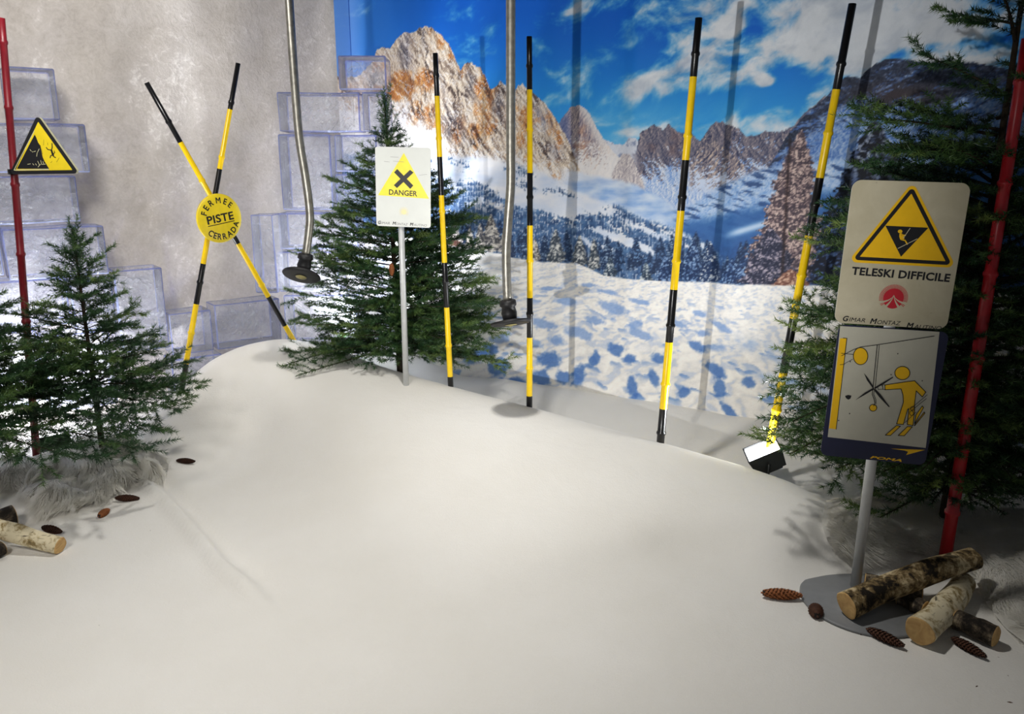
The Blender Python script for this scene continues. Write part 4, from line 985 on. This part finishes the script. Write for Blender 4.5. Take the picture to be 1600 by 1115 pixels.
# ------------------------------------------------------------------ floodlights
def floodlight(pos, yaw, tilt, label, group, power=0, w=.2, h=.15, dep=.07, lens=True):
    root = empty('floodlight', pos, label, 'floodlight', group)
    R = Matrix.Rotation(yaw, 4, 'Z') @ Matrix.Rotation(tilt, 4, 'X'); R.translation = Vector(pos)+Vector((0,0,h*.62))
    T = lambda x, y, z: R @ Vector((x, y, z))
    mb = MB()
    f0 = [(-w/2,-dep/2,-h/2),(w/2,-dep/2,-h/2),(w/2,-dep/2,h/2),(-w/2,-dep/2,h/2)]; f1 = [(x*.86, dep/2, z*.84) for x, y, z in f0]; f2 = [(x*.93,-dep/2,z*.91) for x, y, z in f0]; f3 = [(x*.93,-dep/2+.008,z*.91) for x, y, z in f0]
    V_ = [T(*p) for p in f0+f1+f2+f3]
    mb.add(V_, [(4,5,1,0),(5,6,2,1),(6,7,3,2),(7,4,0,3),(7,6,5,4),(0,1,9,8),(1,2,10,9),(2,3,11,10),(3,0,8,11),(8,9,13,12),(9,10,14,13),(10,11,15,14),(11,8,12,15)])
    for k in range(6):                                    # cooling fins
        x = -w*.32+k*w*.128; mb.add([T(x,dep/2,-h*.34),T(x+.004,dep/2,-h*.34),T(x+.004,dep/2+.014,-h*.3),T(x,dep/2+.014,-h*.3),T(x,dep/2,h*.34),T(x+.004,dep/2,h*.34),T(x+.004,dep/2+.014,h*.3),T(x,dep/2+.014,h*.3)], [(0,1,2,3),(7,6,5,4),(3,2,6,7),(1,0,4,5),(2,1,5,6),(0,3,7,4)])
    mb.build('housing', [M_HOUSE], root)
    mb = MB(); mb.add([T(*p) for p in f3], [(0,1,2,3)]); mb.build('lens', [M_LAMP], root)
    mb = MB(); b0 = Vector(pos); ax = Vector((math.cos(yaw), math.sin(yaw), 0))
    mb.tube([T(-w/2-.008,0,0), b0-ax*(w/2+.008)+Vector((0,0,.006)), b0+ax*(w/2+.008)+Vector((0,0,.006)), T(w/2+.008,0,0)], .006, 8, 0); mb.build('bracket', [M_HOUSE], root)
    if power:
        l = bpy.data.lights.new('flood_beam', 'SPOT'); l.energy = power; l.spot_size = math.radians(150); l.spot_blend = 1; l.shadow_soft_size = .05; l.color = (.93,.96,1)
        o = bpy.data.objects.new('flood_beam', l); COL.objects.link(o); o.location = T(0,-dep/2-.02,0); o.rotation_euler = (R.to_3x3() @ Vector((0,-1,0))).to_track_quat('-Z','Y').to_euler()
GF = 'floodlights on the floor'
p = pt(1194, 735, 3.80); p.z = hgt(p.x, p.y)
floodlight(p, math.radians(262), math.radians(-62), 'black floodlight glowing at the foot of the tilted yellow pole', GF, 60, .19, .17, .09)
p = pt(540, 560, 4.93); p.z = hgt(p.x, p.y)
floodlight(p, math.radians(172), math.radians(-62), 'floodlight half hidden behind the mound, left of the big fir', GF, 230, .16, .10, .05)
p = Vector((-2.50, 3.95, 0)); p.z = hgt(p.x, p.y)
floodlight(p, math.radians(215), math.radians(-50), 'floodlight hidden behind the two small firs', GF, 240, .16, .10, .05)
# ------------------------------------------------------------------ artificial firs
def unit(v): return v/np.maximum(np.linalg.norm(v, axis=-1, keepdims=True), 1e-9)
def fir(name, base, top_z, crown, n_br, label, seed, lean=(0,0), nl=.026, nw=.0034, sp=.00150, trunk_r=.02, keep=None, extra=(), twig=.30, drop=.10, rise=.25, group=None, leader=.16, thin=None):
    """crown: list of (z, radius); extra: hand-placed branches (z, azimuth deg, length, rise)"""
    rs = np.random.RandomState(seed); bx, by, bz = base
    root = empty(name, base, label, 'fir tree', group)
    ax = lambda z: np.array((bx+lean[0]*(z-bz), by+lean[1]*(z-bz), z))
    cz = np.array([c[0] for c in crown]); cr = np.array([c[1] for c in crown])
    wood = MB(); H_ = top_z-bz
    wood.tube([tuple(ax(bz-.01+H_*k/6.)) for k in range(7)], [trunk_r*(1-.82*k/6.) for k in range(7)], 9, 0)
    specs = []
    dens = np.interp(np.linspace(cz[0], cz[-1], 200), cz, cr)+.10; dens = dens if thin is None else np.where(np.linspace(cz[0], cz[-1], 200) > thin[0], dens*thin[1], dens); cdf = np.cumsum(dens); cdf /= cdf[-1]
    for i in range(n_br):
        z = np.interp((i+rs.rand())/n_br, cdf, np.linspace(cz[0], cz[-1], 200)); az = i*2.39996+rs.uniform(-.4, .4)
        specs.append((z, az, float(np.interp(z, cz, cr))*rs.uniform(.72, 1.12), rise+rs.uniform(-.12,.15)))
    for z, a, L, r_ in extra: specs.append((z, math.radians(a), L, r_))
    A, B, TONE, NL = [], [], [], []
    def tw(a, b, tone, ns=1.): A.append(a); B.append(b); TONE.append(tone); NL.append(ns)
    for z, az, L, rs_ in specs:
        o = ax(z); hd = np.array((math.cos(az), math.sin(az), 0.)); side = np.array((-hd[1], hd[0], 0.)); up = np.array((0,0,1.))
        top_f = (z-cz[0])/(cz[-1]-cz[0])
        if keep is not None:
            for it in range(12):
                if keep(o+hd*L): break
                L *= .88
        if L < .03: continue
        curve_ = lambda t: o+hd*(L*t)+up*(L*(rs_*(.6+.9*top_f)*t-drop*t*t*(1.2-top_f)))+side*(L*.06*math.sin(3*t+az*5))
        nb = max(3, int(L/.045)); pts = [curve_(k/nb) for k in range(nb+1)]
        wood.tube([tuple(p) for p in pts], [trunk_r*.30*(1-.75*k/nb)*min(1,L*2.2+.25) for k in range(nb+1)], 4, 0, caps=False)
        bt = rs.uniform(.02, .42)
        t = rs.uniform(.10, .18); s = rs.choice((-1, 1))
        while t < .98:
            p = curve_(t); dirn = unit(curve_(min(1, t+.05))-p); s = -s
            ll = min(twig*L*(1.2-.75*t)+.075, .23)*rs.uniform(.75, 1.15)
            sd = unit(dirn*.72+side*s*.72*rs.uniform(.7,1.2)+up*rs.uniform(-.30,.45)); q = p+sd*ll
            if rs.rand() > .05 and (keep is None or keep(q)):
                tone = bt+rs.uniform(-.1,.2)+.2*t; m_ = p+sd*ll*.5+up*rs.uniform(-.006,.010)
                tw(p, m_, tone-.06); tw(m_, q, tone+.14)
                if ll > .09:
                    for s2 in (-1, 1):
                        if rs.rand() < .25: continue
                        sd2 = unit(sd*.85+np.cross(sd, up)*s2*.6+up*rs.uniform(-.15,.3)); l2 = ll*rs.uniform(.38,.58); a2 = p+sd*ll*rs.uniform(.35,.6)
                        if keep is None or keep(a2+sd2*l2): tw(a2, a2+sd2*l2, tone+rs.uniform(.02,.22))
            t += rs.uniform(.020,.034)/max(L, .14)
        for k in range(nb):
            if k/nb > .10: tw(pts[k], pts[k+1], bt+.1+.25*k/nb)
    # leader shoot with its ring of upright sprigs, needles on the stem below
    tp = ax(top_z); tw(ax(top_z-leader*1.1), tp, .4, 1.25); tw(ax(top_z-leader*2.6), ax(top_z-leader*1.1), .3, 1.1)
    for k in range(26):
        az = k*2.4; f = k/26.; zz = top_z-leader*(.20+1.7*f); o = ax(zz); l = leader*(.50+.35*f)*rs.uniform(.8,1.15); sp2 = .38+.45*f
        d = unit(np.array((math.cos(az)*sp2, math.sin(az)*sp2, 1.0))); m_ = o+d*l*.5; tw(o, m_, .3+rs.uniform(-.1,.2), 1.05); tw(m_, m_+unit(d+np.array((0,0,.2)))*l*.5, .45+rs.uniform(-.1,.2), 1.0)
    A = np.array(A); B = np.array(B); TONE = np.array(TONE); NL = np.array(NL)
    L = np.linalg.norm(B-A, axis=1); n = np.maximum(3, (L/sp).astype(int)); idx = np.repeat(np.arange(len(A)), n)
    t = rs.rand(len(idx)); D = unit((B-A))[idx]; P = A[idx]+(B-A)[idx]*t[:,None]
    R_ = rs.normal(size=D.shape); R_ = unit(R_-D*(R_*D).sum(1, keepdims=True)); R_[:,2] *= .75
    ang = rs.uniform(.70, 1.20, len(idx)); nd = unit(D*np.cos(ang)[:,None]+R_*np.sin(ang)[:,None])
    ln = nl*NL[idx]*rs.uniform(.75, 1.15, len(idx)); pw = unit(np.cross(nd, rs.normal(size=nd.shape)))*(nw/2)
    V = np.stack([P-pw, P+pw, P+nd*ln[:,None]], 1).reshape(-1, 3)
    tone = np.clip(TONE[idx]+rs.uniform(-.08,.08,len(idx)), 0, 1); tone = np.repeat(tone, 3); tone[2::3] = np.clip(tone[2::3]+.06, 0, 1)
    wood.build('trunk', [M_TRUNK], root)
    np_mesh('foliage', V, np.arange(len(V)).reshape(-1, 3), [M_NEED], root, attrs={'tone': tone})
    return root, len(V)//3
nlv = []
def keep_mid(p):
    d1, d2 = wall_dist(p[0], p[1]); return p[1] > db.y+.055 and d1 > .06 and d2 > .3 and p[2] > hgt(p[0], p[1])+.01 and not (p[0] < -.70 and p[1] > 4.68 and p[2] > .5 and p[0] < -.80)
b = pt(626, 600, 4.72); by_ = b.y
nlv.append(fir('fir_tree', (b.x, by_, hgt(b.x, by_)), at_y(606, 150, by_).z, [(.42,.50),(.54,.62),(.75,.56),(1.0,.47),(1.25,.37),(1.42,.26),(1.60,.10),(1.74,.05)], 145,
    'big dark fir behind the white danger sign', 3, lean=(-.02,0), keep=keep_mid, extra=((.52,196,.68,-.05),(.46,205,.62,-.02),(.50,180,.60,.02),(.6,330,.6,0.),(.5,345,.62,-.03),(.62,285,.4,0),(.8,265,.4,.0)), leader=.21)[1])
def keep_left(p):
    d1, d2 = wall_dist(p[0], p[1]); return d2 > .31 and p[2] > hgt(p[0], p[1])+.015
b = pt(166, 742, 3.93)
nlv.append(fir('fir_tree', (b.x, b.y, hgt(b.x, b.y)), at_y(137, 354, b.y).z, [(.40,.36),(.52,.40),(.66,.28),(.80,.22),(.94,.16),(1.06,.10),(1.16,.05)], 46,
    'small pointed fir in front of the left ice blocks', 8, keep=keep_left, trunk_r=.017, group=None, leader=.17, extra=((.46,-20,.50,.0),(.42,-38,.50,.0),(.50,-5,.48,.05),(.50,200,.40,.1)), rise=.38)[1])
b = pt(-22, 800, 3.45)
nlv.append(fir('fir_tree', (b.x, b.y, hgt(b.x, b.y)), 1.15, [(.44,.52),(.56,.48),(.68,.36),(.82,.26),(.96,.15),(1.05,.06)], 46,
    'fir cut off by the left picture edge', 12, keep=keep_left, trunk_r=.017, leader=.16, extra=((.46,-6,.74,-.04),(.52,8,.64,.0),(.46,-24,.62,-.02),(.52,-45,.5,.0)), rise=.30)[1])
tb_ = pt(1468, 868, 3.28)
def keep_right(p):
    d1, d2 = wall_dist(p[0], p[1]); 
    if not (d1 > .07 and p[2] > hgt(p[0], p[1])+.02): return False
    q = project(np.array([[p[0], p[1], p[2]]])); return p[1] > 2.70
nlv.append(fir('fir_tree', (tb_.x, tb_.y, hgt(tb_.x, tb_.y)), 2.62, [(.24,.62),(.45,.68),(.75,.66),(1.05,.56),(1.32,.50),(1.50,.46),(1.60,.38),(1.80,.30),(2.05,.24),(2.3,.14),(2.45,.06)], 135,
    'tall dark fir at the right behind the near sign', 21, keep=keep_right, thin=(1.6,.16), nl=.0265, nw=.0036, trunk_r=.026, leader=.2, rise=.22, drop=.16,
    extra=((.64,195,.82,-.02),(.58,208,.84,-.08),(.52,225,.72,-.12),(.45,240,.62,-.18),(.72,188,.74,-.04),(.42,262,.48,-.3),(.5,285,.5,-.3),(1.66,190,.58,.15),(1.80,150,.3,.5),(1.98,215,.3,.6),(1.72,20,.5,.3)))[1])

# ------------------------------------------------------------------ white fur rugs
def in_poly(P, poly):
    x, y = P[:,0], P[:,1]; c = np.zeros(len(P), bool); n = len(poly)
    for i in range(n):
        x0, y0 = poly[i]; x1, y1 = poly[(i+1)%n]
        m = ((y0 > y) != (y1 > y)) & (x < (x1-x0)*(y-y0)/((y1-y0) if y1 != y0 else 1e-9)+x0); c ^= m
    return c
def poly_dist(P, poly):
    d = np.full(len(P), 9.); n = len(poly)
    for i in range(n):
        a = np.array(poly[i]); e = np.array(poly[(i+1)%n])-a; t = np.clip(((P-a)@e)/(e@e), 0, 1); d = np.minimum(d, np.linalg.norm(P-a-t[:,None]*e, axis=1))
    return d
def fur_rug(pix, count, ln, flow, label, seed, puff=.035, wave=0.):
    rs = np.random.RandomState(seed); poly = [tuple(floor_hit(x, y)[:2]) for x, y in pix]; pa = np.array(poly)
    lo, hi = pa.min(0), pa.max(0); st = .02
    surf = lambda P: height(P[:,0], P[:,1])+puff*np.clip(poly_dist(P, poly)/.09, 0, 1)**.6*(1+.7*fbm(P[:,0]*4.2+seed, P[:,1]*4.2, 2, seed))+.004
    g = np.stack(np.meshgrid(np.arange(lo[0], hi[0], st), np.arange(lo[1], hi[1], st), indexing='ij'), -1); sh = g.shape; gf = g.reshape(-1, 2)
    I = np.arange(len(gf)).reshape(sh[:2]); Q = np.stack([I[:-1,:-1], I[1:,:-1], I[1:,1:], I[:-1,1:]], -1).reshape(-1, 4)
    Q = Q[in_poly(gf[Q].mean(1), poly)]; us_, inv_ = np.unique(Q, return_inverse=True); bv = np.c_[gf[us_], surf(gf[us_])-.002]; bq = inv_.reshape(-1, 4)
    P = rs.uniform(lo, hi, (count*4, 2)); P = P[in_poly(P, poly)][:count]
    # strands fall outwards, combed in tufts
    fa = flow+1.5*fbm(P[:,0]*2.2, P[:,1]*2.2, 3, seed+5)*1.6+.75*fbm(P[:,0]*14, P[:,1]*14, 2, seed+6)
    D = np.c_[np.cos(fa), np.sin(fa)]; L = ln*rs.uniform(.6, 1.15, len(P)); z = surf(P)
    lift = .40+.5*fbm(P[:,0]*6, P[:,1]*6, 2, seed+9)
    p0 = np.c_[P, z-.003]; p1 = np.c_[P+D*(L*.42)[:,None], z+L*.42*np.clip(lift,.15,.7)]
    p2_ = P+D*(L*.95)[:,None]+rs.normal(size=P.shape)*.004; p2 = np.c_[p2_, np.maximum(height(p2_[:,0], p2_[:,1])+.003, z+L*.40*np.clip(lift,.05,.65)-L*.12)]
    wv = np.c_[-D[:,1], D[:,0], np.zeros(len(D))]*.00095
    V = np.stack([p0-wv, p0+wv, p1+wv*.9, p1-wv*.9, p2+wv*.25, p2-wv*.25], 1).reshape(-1, 3); b6 = np.arange(len(P))[:,None]*6
    T = np.concatenate([b6+np.array([[0,1,2,3]]), b6+np.array([[3,2,4,5]])])
    tone = np.repeat(np.clip(.62+.5*fbm(P[:,0]*9, P[:,1]*9, 3, seed+3)+rs.uniform(-.2,.2,len(P)), 0, 1), 6)
    V2 = np.r_[bv, V]; T2 = np.r_[bq, T+len(bv)]
    o = np_mesh('fur_rug', V2, T2, [M_FUR], smooth=True, attrs={'tone': np.r_[np.full(len(bv), .3), tone]})
    return tag(o, label, 'fur rug')
fur_rug([(-90,740),(0,738),(55,728),(100,716),(128,700),(165,692),(205,696),(240,706),(264,722),(262,742),(246,756),(206,756),(192,770),(150,788),(112,800),(66,810),(52,786),(20,766),(-40,772),(-110,790)], 34000, .085, math.radians(-60), 'long-haired white fur rug beside the left birch log', 31, .085)
fur_rug([(1292,786),(1345,770),(1440,786),(1530,800),(1660,820),(1720,900),(1690,1000),(1600,1016),(1572,986),(1545,952),(1520,905),(1470,872),(1400,862),(1370,880),(1330,886),(1300,866),(1285,830)], 40000, .085, math.radians(-75), 'white fur rug under the right fir, behind the birch logs', 37, .075)

# ------------------------------------------------------------------ birch logs
def log(A, B, r0, r1, mat, label, seed, bend=0., cap2=True):
    A = Vector(A); B = Vector(B); rr = random.Random(seed); n, k = 26, 20; d = (B-A).normalized(); u = d.orthogonal().normalized(); w = d.cross(u)
    mb = MB(); ph = [rr.uniform(0,6.3) for _ in range(6)]; bu = Vector((-d.y, d.x, 0)).normalized() if abs(d.z) < .9 else u
    ctr_ = lambda f: A.lerp(B, f)+bu*bend*math.sin(math.pi*f)
    rad = lambda f, a: (r0+(r1-r0)*f)*(1+.05*math.sin(2*a+ph[0]+f*2)+.04*math.sin(3*a+ph[1]-f*3)+.035*math.sin(9*f+ph[2])+.025*math.sin(5*a+14*f+ph[3]) + .16*math.exp(-((f-.42)/.05)**2)*max(0, math.cos(a-ph[4]))**6)
    vs = []
    for i in range(n+1):
        f = i/n
        for j in range(k):
            a = 2*math.pi*j/k; vs.append(ctr_(f)+(u*math.cos(a)+w*math.sin(a))*rad(f, a))
    fs = [(i*k+j, i*k+(j+1)%k, (i+1)*k+(j+1)%k, (i+1)*k+j) for i in range(n) for j in range(k)]
    mb.add(vs, fs, 0, True); o = mb.build('birch_log', [mat]); local_origin(o, A.lerp(B, .5)); bpy.context.view_layer.update()
    for f, s in ((0,-1),(1,1)):
        e = MB(); c = ctr_(f); ring = [c+(u*math.cos(2*math.pi*j/k)+w*math.sin(2*math.pi*j/k))*rad(f, 2*math.pi*j/k) for j in range(k)]
        ring2 = [c+(p-c)*.93+d*s*.003 for p in ring]; fc = [(j, (j+1)%k, k+(j+1)%k, k+j) for j in range(k)]+[tuple(range(k, 2*k))]
        if s < 0: fc = [q[::-1] for q in fc]
        e.add(ring+ring2, fc, 0); tag(e.build('cut_end', [M_SAWN], o), 'pale sawn end')
    return tag(o, label, 'log', None)
def fl_pt(px, py, up): p = floor_hit(px, py+0); return Vector((p.x, p.y, p.z+up))
def at_z(px, py, z): d = ray(px, py); return EYEV+d*((z-EYE)/d.z)
log(at_z(1323, 945, .064), at_z(1520, 872, .138), .045, .043, M_BARK, 'longest birch log, resting slanted across the other logs', 3, .012)
log(at_z(1437, 986, .056), at_z(1506, 910, .046), .046, .041, M_BARKW, 'pale birch log with its cut end pointing to the viewer', 4, -.010)
log(at_z(1556, 994, .041), at_z(1494, 967, .041), .036, .035, M_BARKD, 'dark-barked log at the right, poking out from behind the pale log', 5, .0)
log(at_z(1445, 952, .034), at_z(1408, 934, .034), .030, .030, M_BARKD, 'short brown log tucked underneath the longest birch log', 11, .0)
log(at_z(1352, 908, .048), at_z(1440, 926, .048), .032, .032, M_BARKD, 'short log lying behind the foot of the sign post', 6, .0)
log(at_z(94, 852, .040), at_z(-60, 806, .125), .034, .040, M_BARKW, 'pale birch log at the left, its sawn end facing right', 7, .01)
log(at_z(22, 806, .056), at_z(-70, 832, .056), .049, .050, M_BARKD, 'dark log end behind the pale left log', 8)
log(at_z(2, 856, .036), at_z(-70, 890, .036), .03, .031, M_BARKD, 'log barely in view below the pale left log', 9)

# ------------------------------------------------------------------ spruce cones
def cone_mesh(nm, mat, seed, Lc=.125, Rc=.0185):
    rr = random.Random(seed); mb = MB(); prof = lambda f: Rc*(math.sin(math.pi*min(1, .10+.86*f))**.62)*(1.02-.25*f)
    mb.lathe([(max(.0015, prof(f)*.82), (f-.5)*Lc) for f in [k/16 for k in range(17)]], Matrix.Rotation(math.pi/2, 4, 'Y'), 14, 1)
    ns = 120
    for i in range(ns):
        f = (i+.5)/ns*.97+.01; a = i*2.39996; r = prof(f)
        c, s = math.cos(a), math.sin(a); sz = .0088*(.6+.5*math.sin(math.pi*f)); x = (f-.5)*Lc
        T = lambda dx, t_, rad_: (x+dx, c*rad_-s*t_, s*rad_+c*t_)
        mb.add([T(-sz*.5,-sz*.45,r*.78), T(-sz*.5,sz*.45,r*.78), T(sz*.35,sz*.72,r*1.02), T(sz*.9,0,r*1.24), T(sz*.35,-sz*.72,r*1.02), T(sz*.2,0,r*.80)], [(0,1,2,3,4),(0,4,3,5),(1,5,3,2),(0,5,1)], 0)
    mb.tube([(-Lc*.5-.006,0,0),(-Lc*.46,0,0)], .003, 6, 0)
    me = mb.build(nm, [mat, M_CONED]); m_ = me.data; bpy.data.objects.remove(me); return m_
CM = cone_mesh('spruce_cone', M_CONE, 1); CML = cone_mesh('spruce_cone', M_CONEL, 2); CMD = cone_mesh('spruce_cone', M_CONE, 5, .062, .024); CMS = cone_mesh('spruce_cone', M_CONEL, 3, .095, .022)
GC = 'spruce cones scattered on the snow cloth'
def cone(px, py, ang, lab, me, k=1., tip=0.):
    p = floor_hit(px, py); r = .0185*k
    o = bpy.data.objects.new('spruce_cone', me); COL.objects.link(o); o.location = (p.x, p.y, hgt(p.x, p.y)+r*.93); o.rotation_euler = (random.uniform(0,6), tip, math.radians(ang)); o.scale = (k, k, k)
    o.rotation_mode = 'XYZ'; tag(o, lab, 'pine cone', GC)
cone(291, 724, -8, 'dark cone lying alone right of the left fur rug', CM, .8)
cone(200, 783, -3, 'reddish cone touching the front edge of the left fur rug', CM, .9)
cone(163, 806, 82, 'small light brown cone pointing at the viewer, by the left fur rug', CMS, .75)
cone(82, 833, -22, 'dark cone just behind the pale left log', CM, .92)
cone(1222, 936, -8, 'long light brown cone at the left rim of the grey base plate', CML, 1.12)
cone(1274, 962, 78, 'dark stubby cone in front of the grey base plate', CMD, 1.0)
cone(1383, 1003, -50, 'dark cone in front of the slanted birch log', CM, .98)
cone(1513, 1018, -62, 'dark cone between the dark log and the viewer', CM, .9)
# one cone hangs in the big fir
p = at_y(612, 421, by_-.27); o = bpy.data.objects.new('spruce_cone', CMS); COL.objects.link(o); o.location = p; o.rotation_euler = (0, math.pi/2, .3); o.scale = (.7,.7,.7); tag(o, 'ochre cone hanging in the big fir left of the sign post', 'pine cone')
# ------------------------------------------------------------------ specks of bark and needles
mb = MB(); rr = random.Random(4)
for x, y, s in ((1303,987,3),(1318,989,2),(1345,991,3),(1276,993,2),(1480,1035,4),(1476,1034,2),(1495,1051,2),(1516,1047,2),(1560,1027,2),(1562,1050,4),(1575,1056,3),(1524,1070,4),(1526,1072,3),(1447,1063,2),(1559,1098,3),(1578,1097,4),(1526,1110,4),(256,992,4),(155,977,2),(78,1087,2),(149,949,2),(405,971,2),(235,829,2),(1343,1008,2),(1590,1060,2),(1405,979,4)):
    p = floor_hit(x, y); a = rr.uniform(0,3.1); L = s*.0022; d = Vector((math.cos(a), math.sin(a), 0))*L; w = Vector((-math.sin(a), math.cos(a), 0))*L*.32; z = Vector((0,0,.002))
    mb.add([p-d, p-w, p+d, p+w, p-d*.6+z, p-w*.6+z, p+d*.6+z, p+w*.6+z], [(0,1,5,4),(1,2,6,5),(2,3,7,6),(3,0,4,7),(4,5,6,7)])
tag(mb.build('bark_debris', [M_CONE]), 'scattered crumbs of bark and needles on the snow cloth', 'debris', None, 'stuff')
